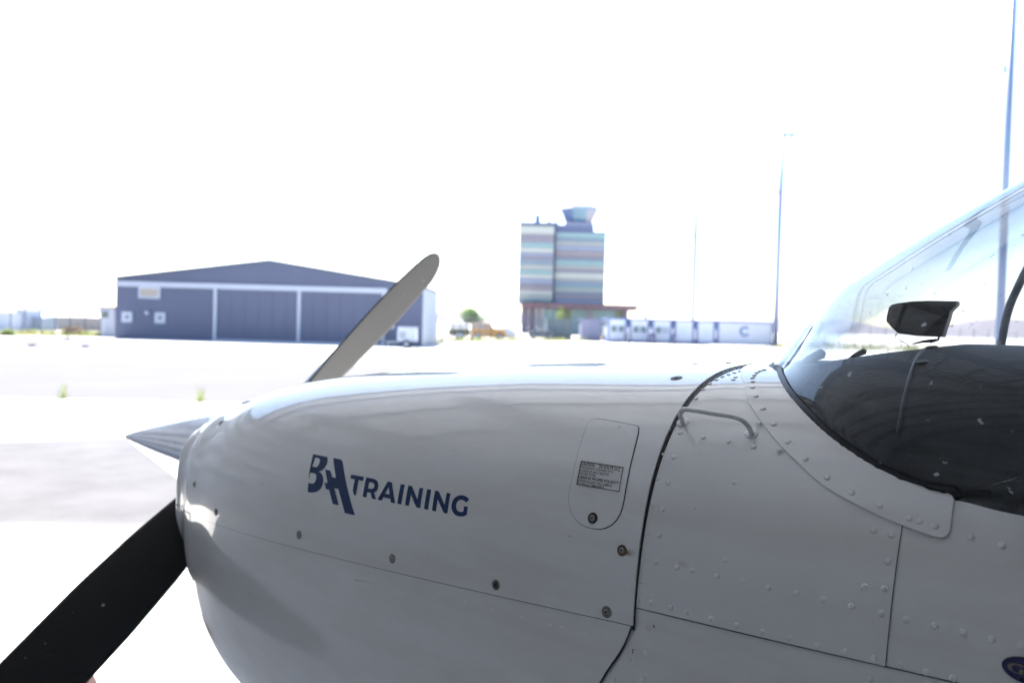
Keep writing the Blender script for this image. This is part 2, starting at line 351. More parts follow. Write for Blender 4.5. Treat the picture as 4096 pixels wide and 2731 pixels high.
# generator trailer -------------------------------------------------
Dg = 50.0
gt, u0g, _ = site('generator_trailer', Dg, 1625)
tag(gt, 'small white box trailer on wheels parked at the right end of the blue hangar', 'trailer')
lg = lambda px, py: L(px, py, Dg, u0g)
x0, z1 = lg(1590, 1312); x2, z0 = lg(1664, 1366)
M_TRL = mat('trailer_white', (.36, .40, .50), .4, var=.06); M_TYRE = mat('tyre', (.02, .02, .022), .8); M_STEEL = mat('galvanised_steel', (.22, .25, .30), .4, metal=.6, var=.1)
MB().prism([(x0, z0), (x2, z0), (x2, z1-.1), (x2-.06, z1), (x0+.1, z1), (x0, z1-.12)], 0, .9).build('box_body', M_TRL, gt)
MB().box(x0-.03, x2+.03, -.03, .93, z1+.002, z1+.05).build('lid', M_TRL, gt)
MB().box(x0+.12, x0+.5, -.02, -.002, z0+.15, z1-.2).build('side_hatch', M_STEEL, gt)
for y in (-.12, .90):
    w = MB().cyl((.02, y, .24), (.02, y+.12, .24), .24, n=20).build('wheel', M_TYRE, gt, True)
    MB().cyl((.02, y-.01, .24), (.02, y-.001, .24), .13, n=16).build('rim', M_TRL, w)
MB().box(x0-.7, x0, .4, .48, .3, .37).build('tow_bar', M_STEEL, gt)
MB().cyl((x0-.6, .44, 0), (x0-.6, .44, .3), .03).build('jockey_post', M_STEEL, gt)

# hangar side frame -------------------------------------------------
fr_, u0f, Df = site('pipe_rack', 60.0, 1760)
tag(fr_, 'narrow steel pipe rack standing against the pale right wall of the blue hangar', 'rack')
lp = lambda px, py: L(px, py, Df, u0f)
for px in (1748, 1760, 1768):
    MB().box(lp(px, 1310)[0]-.03, lp(px, 1310)[0]+.03, 0, .06, 0, lp(px, 1264)[1]).build('upright', M_STEEL, fr_)
MB().box(lp(1745, 1262)[0], lp(1772, 1262)[0], -.01, .07, lp(1760, 1264)[1]+.002, lp(1760, 1259)[1]).build('crossbar', M_STEEL, fr_)

# control tower -----------------------------------------------------
D = 150.0
tw, u0, _ = site('control_tower', D, 2235)
tag(tw, 'striped multicoloured airport control tower block with a flared glass cab on top', 'control tower')
lt = lambda px, py: L(px, py, D, u0)
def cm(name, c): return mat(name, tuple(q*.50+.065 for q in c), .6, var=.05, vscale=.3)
TC = {'cream': cm('cream_panel', (.62, .66, .64)), 'mauve': cm('mauve_panel', (.30, .28, .38)), 'teal': cm('teal_panel', (.28, .50, .55)), 'blue': cm('blue_panel', (.22, .33, .48)),
      'lav': cm('lavender_panel', (.30, .36, .55)), 'grey': cm('grey_panel', (.36, .38, .44)), 'sand': cm('sand_panel', (.46, .50, .50)), 'brown': cm('umber_panel', (.33, .29, .34))}
M_TDARK = mat('tower_recess', (.12, .145, .25), .6)
s6 = 2.529
def ty(v): return 780+v/s6
left = [(318, 'cream'), (404, 'mauve'), (445, 'mauve'), (488, 'teal'), (540, 'cream'), (590, 'lav'), (628, 'mauve'), (662, 'blue'), (708, 'sand'), (765, 'teal'), (808, 'cream'), (850, 'lav'), (905, 'mauve'), (930, 'brown'), (972, 'cream'), (1012, 'sand'), (1060, 'teal'), (1085, None)]
right = [(350, 'teal'), (418, 'blue'), (455, 'sand'), (492, 'lav'), (548, 'brown'), (600, 'mauve'), (622, 'blue'), (648, 'teal'), (695, 'sand'), (732, 'mauve'), (770, 'cream'), (835, 'sand'), (858, 'blue'), (905, 'teal'), (930, 'sand'), (968, 'blue'), (988, 'mauve'), (1040, 'lav'), (1085, None)]
def block(rows, pxa, pxb, y0, dep, shift):
    xa_, _ = lt(pxa, 1060); xb_, _ = lt(pxb, 1060)
    for (v0, c), (v1, _) in zip(rows[:-1], rows[1:]):
        za_ = lt(2235, ty(v0+shift))[1]; zb_ = lt(2235, ty(v1+shift))[1]
        MB().box(xa_, xb_, y0, y0+.4, zb_+.04, za_-.04).build('facade_panel', TC[c], tw)
    return xa_, xb_
ztop_l = lt(2075, 896)[1]; zbot = lt(2235, 1211)[1]; ztop_r = lt(2420, 925)[1]
xa_, xb_ = block(left, 2076, 2213, 0, 14, 0)
MB().box(xa_+.05, xb_-.05, .42, 16, zbot-.2, ztop_l).build('block_core', M_TDARK, tw)
MB().box(xa_-.05, xb_+.05, -.05, 16.1, ztop_l+.003, ztop_l+.35).build('parapet', M_TDARK, tw)
xc_, xd_ = block(right, 2222, 2423, .9, 14, 8)
MB().box(xc_-.4, xd_-.05, 1.32, 17, zbot-.2, ztop_r-.4).build('block_core', M_TDARK, tw)
MB().box(xc_-.3, xd_+.05, .85, 17.1, ztop_r-.397, ztop_r-.05).build('parapet', M_TDARK, tw)
xe, xf = lt(2222, 890)[0], lt(2380, 890)[0]; zc0 = ztop_r-.045; zc1 = lt(2310, 897)[1]
MB().box(xe-.2, xf, 1.4, 9, zc0, zc1).build('cab_plinth', M_TDARK, tw)
zc2 = lt(2310, 884)[1]; xg, xh = lt(2268, 850)[0], lt(2377, 850)[0]
MB().box(xg, xh, 1.5, 8, zc1+.003, zc2).build('cab_base', mat('cab_grey', (.17, .19, .29), .5), tw)
xm = (xg+xh)/2; hw0 = (xh-xg)/2-.1; zt = lt(2322, 828)[1]; hw1 = (lt(2396, 850)[0]-lt(2255, 850)[0])/2*1.08
M_CAB = [mat('cab_glass', (.10, .145, .25), .25, coat=.4), mat('cab_glass_pale', (.17, .19, .26), .3, coat=.3), mat('cab_glass_teal', (.09, .19, .28), .2, coat=.4)]
def octo(hw, zz): return [(xm+hw*math.cos(R(22.5+45*k))*1.08, 4.7+hw*math.sin(R(22.5+45*k))*1.08, zz) for k in range(8)]
A = octo(hw0, zc2+.003); B = octo(hw1, zt)
for k in range(8):
    a0, a1, b1, b0 = A[k], A[(k+1) % 8], B[(k+1) % 8], B[k]
    inn = lambda p: (xm+(p[0]-xm)*.97, 4.7+(p[1]-4.7)*.97, p[2])
    v = [a0, a1, b1, b0, inn(a0), inn(a1), inn(b1), inn(b0)]
    mesh_obj('cab_window', v, [(0, 1, 2, 3), (7, 6, 5, 4), (0, 4, 5, 1), (1, 5, 6, 2), (2, 6, 7, 3), (3, 7, 4, 0)], M_CAB[1 if k == 6 else (2 if k == 5 else 0)]).parent = tw
ro = octo(hw1+.15, zt+.003)+octo(hw1*.9, zt+.55)
mesh_obj('cab_roof', ro, [tuple(range(8))[::-1], tuple(range(8, 16))]+[(i, (i+1) % 8, 8+(i+1) % 8, 8+i) for i in range(8)], M_TDARK).parent = tw
for px, h in ((2152, 1.7), (2200, .6), (2226, .5)):
    x = lt(px, 890)[0]; MB().cyl((x, 3, ztop_l+.353), (x, 3, ztop_l+.35+h), .5, .38, 8).build('roof_unit', M_TDARK, tw)
# canopy and ground floor glazing
zk0 = lt(2300, 1236)[1]; zk1 = lt(2300, 1216)[1]; xk0 = lt(2084, 1240)[0]; xk1 = lt(2541, 1240)[0]
M_RUST = mat('rust_brown_canopy', (.17, .105, .125), .7, var=.15, vscale=.4)
xs = np.linspace(xk0, xk1, 10)
for i in range(9): MB().box(xs[i]+.03, xs[i+1]-.03, -3.0, 5, zk0, zk1).build('canopy_panel', M_RUST, tw)
M_TG = [mat('lobby_glass', (.17, .27, .31), .3), mat('lobby_glass_dark', (.12, .11, .17), .4), mat('lobby_wall', (.25, .25, .31), .6), mat('lobby_olive', (.19, .23, .16), .8)]
xs = np.linspace(lt(2086, 1240)[0], lt(2490, 1240)[0], 15); cc = [1, 1, 2, 0, 0, 3, 3, 0, 0, 2, 0, 0, 0, 3]
for i in range(14): MB().box(xs[i]+.015, xs[i+1]-.015, .5, .9, 0, zk0-.01).build('lobby_window', M_TG[cc[i]], tw)
MB().box(xs[-1], xs[-1]+1, .2, 4, 0, zk0-.01).build('canopy_pillar', M_TG[1], tw)

# lower sheds in front of the tower ----------------------------------
def shed(name, label, cat, D, px0, px1, py0, py1, dep, m, roof=None, flat=True):
    o, u0, _ = site(name, D, (px0+px1)/2); tag(o, label, cat)
    x0, z1 = L(px0, py0, D, u0); x2, z0 = L(px1, py1, D, u0)
    n = max(2, round((x2-x0)/1.1)); xs = np.linspace(x0, x2, n+1)
    for i in range(n): MB().box(xs[i]+.01, xs[i+1]-.01, 0, .12, 0, z1).build('wall_panel', m, o)
    MB().box(x0+.02, x2-.02, .122, dep, 0, z1-.02).build('wall', m, o)
    MB().box(x0-.08, x2+.08, -.08, dep+.08, z1+.003, z1+.10).build('roof', roof or m, o)
    return o, x0, x2, z1, z0
shed('storage_shed', 'grey green panelled shed in front of the tower right of the dark car', 'shed', 92, 2186, 2286, 1277, 1352, 3, mat('shed_grey_green', (.17, .21, .225), .7, var=.08))
shed('equipment_cabin', 'lavender grey cabin left of the first white site cabin', 'cabin', 90, 2326, 2402, 1279, 1350, 3, mat('cabin_lavender', (.24, .25, .36), .7, var=.06))
o, x0, x2, z1, z0 = shed('gate_kiosk', 'small pale kiosk with a dark roof and one dark window left of the blue hangar', 'kiosk', 56, 404, 458, 1232, 1349, 2.6, mat('kiosk_pale', (.42, .44, .52), .7, var=.05), mat('kiosk_roof', (.09, .08, .12), .7))
MB().box(x0+.08, x0+.48, -.04, -.002, z1-.62, z1-.22).build('window', M_GLZ, o)

# site cabins (portable containers) ----------------------------------
Dc = 86.0
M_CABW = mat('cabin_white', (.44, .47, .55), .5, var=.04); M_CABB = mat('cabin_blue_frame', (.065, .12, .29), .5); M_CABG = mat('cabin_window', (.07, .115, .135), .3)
cabs = [(2432, 2508, 1), (2520, 2598, 1), (2610, 2689, 2), (2700, 2778, 3), (2788, 2862, 4), (2871, 3092, 5)]
lab = ['white site cabin with blue frame and dark window, leftmost of the row', 'white site cabin with a dark window, second from the left of the row',
       'white site cabin with a greyer window, third from the left of the row', 'windowless white site cabin with a faint blue notice, fourth in the row',
       'windowless white site cabin next to the long container', 'long white container with blue frame and a big blue C']
def textmesh(s, size=1.0, bold=0.0):
    cu = bpy.data.curves.new('t', 'FONT'); cu.body = s; cu.size = size; cu.offset = bold; cu.resolution_u = 3
    ob = bpy.data.objects.new('t', cu); COL.objects.link(ob); dg = bpy.context.evaluated_depsgraph_get()
    me = bpy.data.meshes.new_from_object(ob.evaluated_get(dg)); bpy.data.objects.remove(ob); bpy.data.curves.remove(cu)
    V = np.array([v.co[:] for v in me.vertices]); Fc = [tuple(p.vertices) for p in me.polygons]; bpy.data.meshes.remove(me)
    return V, Fc
for (a, b, k), lb in zip(cabs, lab):
    nm = 'shipping_container' if k == 5 else 'site_cabin'
    o, u0, _ = site(nm, Dc, (a+b)/2); tag(o, lb, 'container' if k == 5 else 'cabin', 'portable cabins in a row')
    lc = lambda px, py: L(px, py, Dc, u0)
    x0, z1 = lc(a, 1270+(a-2432)*.029); x2, z0 = lc(b, 1270+(a-2432)*.029); z0 = .10; dep = 2.4 if k == 5 else 6.0
    e = .16
    MB().box(x0+e, x2-e, .05, dep, z0+e, z1-e).build('body', M_CABW, o)
    f = MB().box(x0, x2, 0, .14, z1-e+.002, z1).box(x0, x2, 0, .14, z0, z0+e-.002).box(x0, x0+e-.002, 0, .14, z0+e, z1-e).box(x2-e+.002, x2, 0, .14, z0+e, z1-e)
    f.box(x0, x2, .142, dep, z1-e+.002, z1).box(x0, x2, .142, dep, z0, z0+e-.002)
    f.build('frame', M_CABB, o)
    if k < 4:
        n = 4
    if k <= 2:
        w0, wz1 = lc(a+15, 1303+(a-2432)*.029); w1, wz0 = lc(a+63, 1327+(a-2432)*.029)
        w = MB().box(w0-.05, w1+.05, .01, .049, wz0-.05, wz1+.05).build('window', mat('window_frame', (.34, .38, .46), .5), o)
        wm = (w0+w1)/2
        MB().box(w0, wm-.16, -.01, .008, wz0, wz1).build('pane', M_CABG, w); MB().box(wm+.16, w1, -.01, .008, wz0, wz1).build('pane', M_CABG if k == 1 else mat('pane_grey', (.25, .28, .34), .3), w)
        MB().box(wm-.155, wm+.155, 0, .007, wz0, wz1).build('shutter', mat('shutter_grey', (.26, .32, .40), .5), w)
    if k in (3, 4):
        w0, wz1 = lc((a+b)/2-14, 1312+(a-2432)*.029-8); w1, wz0 = lc((a+b)/2+12, 1334+(a-2432)*.029)
        MB().box(w0, w1, .02, .048, wz0, wz1).build('notice', mat('notice_pale', (.40, .46, .58), .6), o)
    if k == 5:
        xs = np.linspace(x0+e+.01, x2-e-.01, 23)
        for i in range(22): MB().box(xs[i]+.015, xs[i+1]-.015, .02, .049, z0+e+.01, z1-e-.01).build('side_panel', M_CABW, o)
        V, Fc = textmesh('C', 1.0, .035); cx_, cz_ = lc(2976, 1325); w_ = V[:, 0].max()-V[:, 0].min(); s = 1.0/w_; V = (V-[(V[:, 0].max()+V[:, 0].min())/2, (V[:, 1].max()+V[:, 1].min())/2, 0])*s*.92
        mesh_obj('letter', [(cx_+v[0], .012, cz_+v[1]) for v in V], Fc, mat('logo_blue', (.05, .10, .26), .5)).parent = o
        MB().box(cx_-.45, cx_+.45, .008, .016, cz_-.98, cz_-.86).build('logo_strip', mat('logo_pale', (.33, .40, .55), .5), o)
# bundles between the cabins
for px, w, h, lb in ((2502, 16, 44, 'dark narrow covered bundle between the first two site cabins'), (2606, 36, 48, 'wide rounded grey covered bundle between second and third cabins'), (2694, 18, 46, 'slim grey covered bundle between third and fourth cabins')):
    o, u0, _ = site('covered_bundle', 84.5, px); tag(o, lb, 'bundle')
    hw = w/2/F*84.5; hh = h/F*84.5
    bm = bmesh.new(); bmesh.ops.create_icosphere(bm, subdivisions=3, radius=1)
    for v in bm.verts:
        q = 1+.08*math.sin(7*v.co.x+3*v.co.z)*math.cos(5*v.co.y); v.co = Vector((v.co.x*hw*q, v.co.y*hw*q, max(0, (v.co.z*.55+.5)*hh)))
    me = bpy.data.meshes.new('cover'); bm.to_mesh(me); bm.free(); me.materials.append(mat('grey_tarpaulin', (.09, .10, .17), .8, var=.2, vscale=3)); me.polygons.foreach_set('use_smooth', [True]*len(me.polygons))
    c = bpy.data.objects.new('cover', me); COL.objects.link(c); c.parent = o
    MB().cyl((0, 0, hh*.98), (0, 0, hh*1.06), .05).build('tie_cap', M_TYRE, o)

# lamp masts ----------------------------------------------------------
M_MAST = mat('mast_grey', (.19, .235, .36), .45, metal=.3, var=.06)
for (D, pxb, pyt, ht, lb) in ((44, 4036, 400, 21.0, 'thick tall lamp mast at the right edge of the frame'), (86, 3117, 930, 21.3, 'tall lamp mast beside the container marked C'),
                              (127, 2780, 1010, 21.3, 'thin distant lamp mast behind the fourth cabin'), (170, 2588, 1100, 21.3, 'faintest farthest lamp mast behind the second cabin')):
    u = uz(pxb, pyt, D)[0]; P = C+F0*D+R0*u
    o = empty('lamp_mast', (P[0], P[1], 0), YAWZ); tag(o, lb, 'lamp mast', 'lamp masts along the apron')
    MB().cyl((0, 0, .35), (0, 0, ht), (.20, .26, .30, .33)[(44, 86, 127, 170).index(D)]+.02, (.15, .19, .23, .25)[(44, 86, 127, 170).index(D)], 14).build('pole', M_MAST, o, True)
    MB().cyl((0, 0, 0), (0, 0, .345), .36, .32, 14).build('base', M_MAST, o)
    MB().box(-.1, 1.3, -.09, .09, ht+.003, ht+.12).build('arm', M_MAST, o)
    for x in (.25, 1.0): MB().prism([(x-.25, ht-.30), (x+.25, ht-.12), (x+.25, ht-.003), (x-.25, ht-.003)], -.2, .2).build('lamp_head', M_MAST, o)
    MB().box(-.32, -.2, -.05, .05, ht*.72, ht*.72+.4).build('junction_box', M_MAST, o)

# tree ----------------------------------------------------------------
M_LEAF = [leaf('leaf_green', (.17, .25, .13), (.20, .30, .13)), leaf('leaf_shade', (.14, .21, .14), (.16, .23, .14))]
M_BARK = mat('bark', (.09, .07, .05), .9, var=.3)
def tree(name, label, D, px, py_top, py_bot, wpx, seed, cat='tree'):
    rng = np.random.RandomState(seed)
    o, u0, _ = site(name, D, px); tag(o, label, cat)
    zt = uz(px, py_top, D)[1]; zb = max(uz(px, py_bot, D)[1], .25); rw = wpx/2/F*D; zc = (zt+zb)/2; rh = (zt-zb)/2
    t = MB(); t.tube([(0, 0, 0), (.05, 0, zb*.6), (0, .03, zb), (.05, 0, zc)], [.16, .13, .11, .05])
    for k in range(6):
        a = k*1.05; t.tube([(0, 0, zb*.9), (math.cos(a)*rw*.3, math.sin(a)*rw*.3, zc-.2*rh), (math.cos(a)*rw*.6, math.sin(a)*rw*.6, zc+.25*rh)], [.07, .045, .02], 6)
    t.build('trunk', M_BARK, o)
    V = []; Fc = []; mi = []
    lobes = [(rng.uniform(-.55, .55), rng.uniform(-.5, .5), rng.uniform(-.45, .5), rng.uniform(.38, .55)) for _ in range(11)]
    for i in range(4200):
        lx, ly, lz, lr = lobes[rng.randint(len(lobes))]
        d = rng.normal(size=3); d /= np.linalg.norm(d); rr = lr*rng.uniform(.72, 1.03)
        c = np.array([(lx+d[0]*rr)*rw, (ly+d[1]*rr)*rw, zc+(lz+d[2]*rr)*rh])
        if c[2] < zb*.8: continue
        a = rng.normal(size=3); a /= np.linalg.norm(a); b = np.cross(a, d); b /= np.linalg.norm(b)+1e-6; s = rng.uniform(.05, .11)
        k = len(V); V += [c-a*s, c+b*s*.6, c+a*s, c-b*s*.6]; Fc.append((k, k+1, k+2, k+3)); mi.append(0 if d[2] > -.1 else 1)
    c = mesh_obj('crown', V, Fc, M_LEAF, None, False, mi); c.parent = o
    return o
tree('round_tree', 'round green tree standing between the blue hangar and the tower', 88, 1886, 1225, 1298, 112, 5)

# vehicles --------------------------------------------------------------
M_ORNG = mat('orange_paint', (.42, .215, .045), .4, coat=.6, var=.05); M_TEALC = mat('dark_blue_car', (.035, .065, .11), .35, coat=.6)
M_CARGL = mat('car_glass', (.25, .28, .32), .15, coat=.6); M_GREEN = mat('dark_green_body', (.035, .065, .055), .6, var=.15); M_CANV = mat('white_canvas', (.55, .57, .60), .8, var=.05)
def vehicle(name, label, cat, D, px0, px1, prof, hgt, mbody, wheels, rot=0.0, wins=(), wd=1.7, wr=.33):
    o, u0, _ = site(name, D, (px0+px1)/2); o.rotation_euler.z += rot; tag(o, label, cat)
    Lh = (px1-px0)/F*D/2
    bm = bmesh.new(); vs = [[bm.verts.new((p[0]*Lh, y, .22+p[1]*hgt)) for p in prof] for y in (0, wd)]
    bm.faces.new(vs[0][::-1]); bm.faces.new(vs[1])
    n = len(prof)
    for i in range(n): bm.faces.new((vs[0][i], vs[0][(i+1) % n], vs[1][(i+1) % n], vs[1][i]))
    bmesh.ops.recalc_face_normals(bm, faces=bm.faces)
    bmesh.ops.bevel(bm, geom=bm.edges[:], offset=.07, segments=2, affect='EDGES')
    me = bpy.data.meshes.new('body'); bm.to_mesh(me); bm.free(); me.materials.append(mbody); b = bpy.data.objects.new('body', me); COL.objects.link(b); b.parent = o
    for (a, c_, z0, z1) in wins:
        MB().box(a*Lh, c_*Lh, -.012, -.004, .22+z0*hgt, .22+z1*hgt).build('side_window', M_CARGL, o)
        MB().box(a*Lh, c_*Lh, wd+.004, wd+.012, .22+z0*hgt, .22+z1*hgt).build('side_window', M_CARGL, o)
    for x in wheels:
        for y in (-.03, wd-.17):
            w = MB().cyl((x*Lh, y, wr), (x*Lh, y+.2, wr), wr, n=20).build('wheel', M_TYRE, o, True)
            MB().cyl((x*Lh, y-.012, wr), (x*Lh, y-.002, wr), wr*.6, n=16).build('rim', M_TRL, w)
    return o, Lh
o, Lh = vehicle('parked_wagon', 'orange boxy four wheel drive wagon parked under the round tree', 'car', 84, 1880, 2024,
    [(-1, .12), (-.98, .95), (-.9, 1.0), (.12, 1.0), (.3, .62), (.88, .55), (.98, .45), (1.0, .1), (.9, 0), (-.9, 0)], 1.35, M_ORNG, (-.55, .66), wins=((-.88, -.55, .64, .9), (-.46, -.1, .64, .9), (0, .14, .64, .88)))
MB().box(-Lh*.95, Lh*.1, .2, 1.5, 1.60, 1.66).build('roof_rack', M_CANV, o)
MB().box(Lh*1.0, Lh*1.04, .1, 1.6, .35, .48).build('bumper', M_STEEL, o)
o, Lh = vehicle('parked_car', 'dark blue car parked before the tower base, right of the orange wagon', 'car', 90, 2112, 2218,
    [(-1, .2), (-.97, .5), (-.6, .62), (-.35, .98), (.45, 1.0), (.8, .62), (.98, .5), (1.0, .15), (.9, 0), (-.9, 0)], 1.1, M_TEALC, (-.62, .62), wins=((-.38, -.02, .62, .9), (.06, .45, .62, .92)), wd=1.65, wr=.3)
o, Lh = vehicle('utility_trailer', 'dark green low trailer with a white canvas top left of the orange wagon', 'trailer', 84.5, 1792, 1876,
    [(-1, .1), (-1, .85), (-.94, 1.0), (.94, 1.0), (1, .85), (1, .1), (.9, 0), (-.9, 0)], .78, M_GREEN, (-.1, .25))
MB().prism([(-Lh*.95, 1.03), (Lh*1.0, 1.03), (Lh*.9, 1.5), (-Lh*.8, 1.5)], .05, 1.6).build('canvas_top', M_CANV, o)
for x in (-.75, -.3, .5): MB().box(x*Lh, x*Lh+.16, -.02, -.004, .4, .85).build('marker_board', mat('yellow_board', (.30, .26, .05), .6), o)
# a lorry-sized white cover behind the wagon
o, u0, _ = site('white_boat_cover', 95, 2010); tag(o, 'low white covered shape behind the bonnet of the orange wagon', 'cover')
bm = bmesh.new(); bmesh.ops.create_icosphere(bm, subdivisions=3, radius=1)
for v in bm.verts: v.co = Vector((v.co.x*1.6, v.co.y*.9, max(0.0, v.co.z*1.0+.35+.06*math.sin(6*v.co.x))))
me = bpy.data.meshes.new('sheet'); bm.to_mesh(me); bm.free(); me.materials.append(M_CANV); b = bpy.data.objects.new('cover_sheet', me); COL.objects.link(b); b.parent = o

# fences -----------------------------------------------------------------
M_FP = mat('fence_post', (.12, .13, .17), .6, var=.1); M_WIRE = mat('fence_wire', (.35, .36, .4), .6)
def fence(name, label, P0, P1, n, h, wires=7, bent=True):
    P0 = np.array(P0); P1 = np.array(P1); o = empty(name, (P0[0], P0[1], 0)); tag(o, label, 'fence')
    d = (P1-P0)/n; q = np.array([0, 0, 0.]); dirn = d/np.linalg.norm(d)
    for i in range(n+1):
        p = d*i; p[2] = 0; b = MB().cyl(p, p+[0, 0, h], .035, n=8)
        if bent: b.cyl(p+[0, 0, h], p+np.array([.15, -.1, .28])+[0, 0, h], .03, n=8)
        b.build('post', M_FP, o)
    for k in range(wires):
        z = .15+(h-.2)*k/(wires-1); b = MB().cyl((0, 0, z), (d[0]*n, d[1]*n, z), .011, n=4); b.build('wire', M_WIRE, o)
A = C+F0*60+R0*uz(-700, 1300, 60)[0]; B = C+F0*57+R0*uz(402, 1300, 57)[0]
fence('wire_fence', 'wire fence with bent post tops at the far left beyond the apron', [A[0], A[1], 0], [B[0], B[1], 0], 19, 1.75)
A = C+F0*62+R0*uz(1775, 1300, 62)[0]; B = C+F0*105+R0*uz(2075, 1300, 105)[0]
fence('wire_fence', 'thin wire fence behind the round tree and the orange wagon', [A[0], A[1], 0], [B[0], B[1], 0], 14, 2.0, 5)
A = C+F0*90+R0*uz(3105, 1300, 90)[0]; B = C+F0*100+R0*uz(4500, 1300, 100)[0]
fence('wire_fence', 'wire fence right of the container marked C, seen past the windshield', [A[0], A[1], 0], [B[0], B[1], 0], 24, 2.2, 6)

# far left containers
for (a, b, c, D, lb) in ((-300, 58, (.50, .56, .68), 66, 'pale blue white container at the far left edge behind the fence'), (62, 100, (.36, .42, .55), 67, 'narrow bluish container behind the fence, second from the left edge'), (112, 165, (.26, .33, .42), 68, 'blue grey low container behind the fence left of the kiosk')):
    t = 1243 if a < 100 else 1273
    o, x0, x2, z1, z0 = shed('storage_container', lb, 'container', D, a, b, t, 1340, 2.4, mat('container_paint', c, .6, var=.05))
# low walls / rubble and shrubs along the verge
o, u0, _ = site('boundary_wall', 72, 280); tag(o, 'low pale boundary wall behind the fence left of the kiosk', 'wall')
xs = np.linspace(L(190, 1300, 72, u0)[0], L(420, 1300, 72, u0)[0], 9)
for i in range(8): MB().box(xs[i]+.01, xs[i+1]-.01, 0, .2, 0, L(280, 1267, 72, u0)[1]).build('wall_panel', mat('beige_wall', (.30, .28, .27), .8, var=.1) if i == 0 else bpy.data.materials['beige_wall'], o)
M_GR = [leaf('grass_green', (.13, .17, .06), (.18, .24, .07)), leaf('grass_dry', (.30, .27, .16), (.25, .22, .1)), leaf('weed_red', (.25, .20, .17), (.17, .13, .1))]
def tuft_mesh(rng, c, n, h, spread, V, Fc, mi, wd=.012, lean=.35):
    for _ in range(n):
        a = rng.uniform(0, 6.28); r = spread*rng.rand()**.5; b = np.array([c[0]+r*math.cos(a), c[1]+r*math.sin(a), c[2]])
        hh = h*rng.uniform(.45, 1); l = np.array([math.cos(a), math.sin(a), 0])*hh*lean*rng.uniform(.2, 1.2); s = np.array([-math.sin(a), math.cos(a), 0])*wd
        k = len(V); V += [b-s, b+s, b+l*.4+[0, 0, hh*.6]+s*.7, b+l*.4+[0, 0, hh*.6]-s*.7, b+l+[0, 0, hh]]
        Fc += [(k, k+1, k+2, k+3), (k+3, k+2, k+4)]; m_ = 0 if rng.rand() < .6 else 1; mi += [m_, m_]
rng = np.random.RandomState(11)
V, Fc, mi = [], [], []
for i in range(520):
    px = rng.uniform(-500, 2400); base = onz(px, np.interp(px, [0, 500, 1760, 2430], [1341, 1348, 1371, 1364])-rng.uniform(0, 6))
    if 455 < px < 1750: continue
    tuft_mesh(rng, base, 14, rng.uniform(.15, .55), .35, V, Fc, mi, .03)
for i in range(160):
    px = rng.uniform(3100, 4500); base = onz(px, 1390+(px-3100)*.028-rng.uniform(0, 14)); tuft_mesh(rng, base, 14, rng.uniform(.2, .6), .5, V, Fc, mi, .03)
o = mesh_obj('verge_grass', V, Fc, M_GR[:2], None, False, mi); tag(o, 'patchy green and dry grass growing along the far edge of the apron', 'grass', kind='stuff')
for px, py, w, lb in ((28, 1343, 60, 'low dark green shrub at the far left under the pale container'), (295, 1342, 110, 'reddish brown low scrub before the pale wall'), (395, 1346, 40, 'small green shrub at the foot of the kiosk'), (2385, 1352, 60, 'brownish low bush beside the lavender cabin'), (2240, 1266, 40, 'olive young tree before the tower canopy')):
    P = onz(px, py) if py > 1300 else atd(px, 1300, 95); P[2] = 0
    d_ = (P-C)@F0; o = empty('shrub', (P[0], P[1], 0)); tag(o, lb, 'shrub')
    V, Fc, mi = [], [], []; hw = w/2/F*d_; hh = hw*.7 if py > 1300 else 4.0
    for i in range(500):
        d = rng.normal(size=3); d /= np.linalg.norm(d); rr = rng.uniform(.5, 1); c = np.array([d[0]*hw*rr, d[1]*hw*rr, abs(d[2])*hh*rr+.03]); a = rng.normal(size=3)*.05; b = rng.normal(size=3)*.05
        k = len(V); V += [c-a, c+b, c+a, c-b]; Fc.append((k, k+1, k+2, k+3)); mi.append(0 if 'red' not in lb and 'brown' not in lb else 2)
    mesh_obj('foliage', V, Fc, M_GR, None, False, mi).parent = o
    MB().tube([(0, 0, 0), (.02, 0, hh*.5)], [.04, .015], 6).build('stem', M_BARK, o)
# two grass tufts at the pavement joint
for px, py, h, lb in ((250, 1594, .26, 'green weed tuft on the pavement joint at left, farther from the spinner'), (800, 1607, .25, 'green weed tuft on the pavement joint just above the spinner')):
    P = onz(px, py); o = empty('grass_tuft', (P[0], P[1], 0)); tag(o, lb, 'weed', 'weeds on the pavement joint'); V, Fc, mi = [], [], []
    tuft_mesh(rng, (0, 0, 0), 26, h*1.5, .07, V, Fc, mi, .006, .45)
    tuft_mesh(rng, (0, 0, 0), 40, h*.35, .16, V, Fc, mi, .008, .7)
    mesh_obj('leaf_blades', V, Fc, M_GR, None, False, mi).parent = o
# dark wheel chocks far out on the apron
M_CHOCK = mat('dark_rubber_chock', (.05, .06, .10), .7)
for px, py, lb in ((123, 1388, 'dark flat wheel chock on the far apron at left'), (336, 1393, 'dark flat wheel chock nearest the blue hangar, in the open'), (265, 1356, 'grey flat chock at the edge of the grass'), (485, 1354, 'pale grey chock at the left corner of the blue hangar')):
    P = onz(px, py); o = empty('wheel_chock', (P[0], P[1], 0), YAWZ); tag(o, lb, 'chock', 'wheel chocks lying on the far apron')
    s = 15/F*((P-C)@F0); MB().prism([(-s, .004), (s, .004), (s*.55, .13), (-s*.7, .11)], 0, .25).build('rubber_block', M_CHOCK, o)
    MB().cyl((0, -.01, .08), (0, -.04, .08), .03).build('rope_eye', M_STEEL, o)
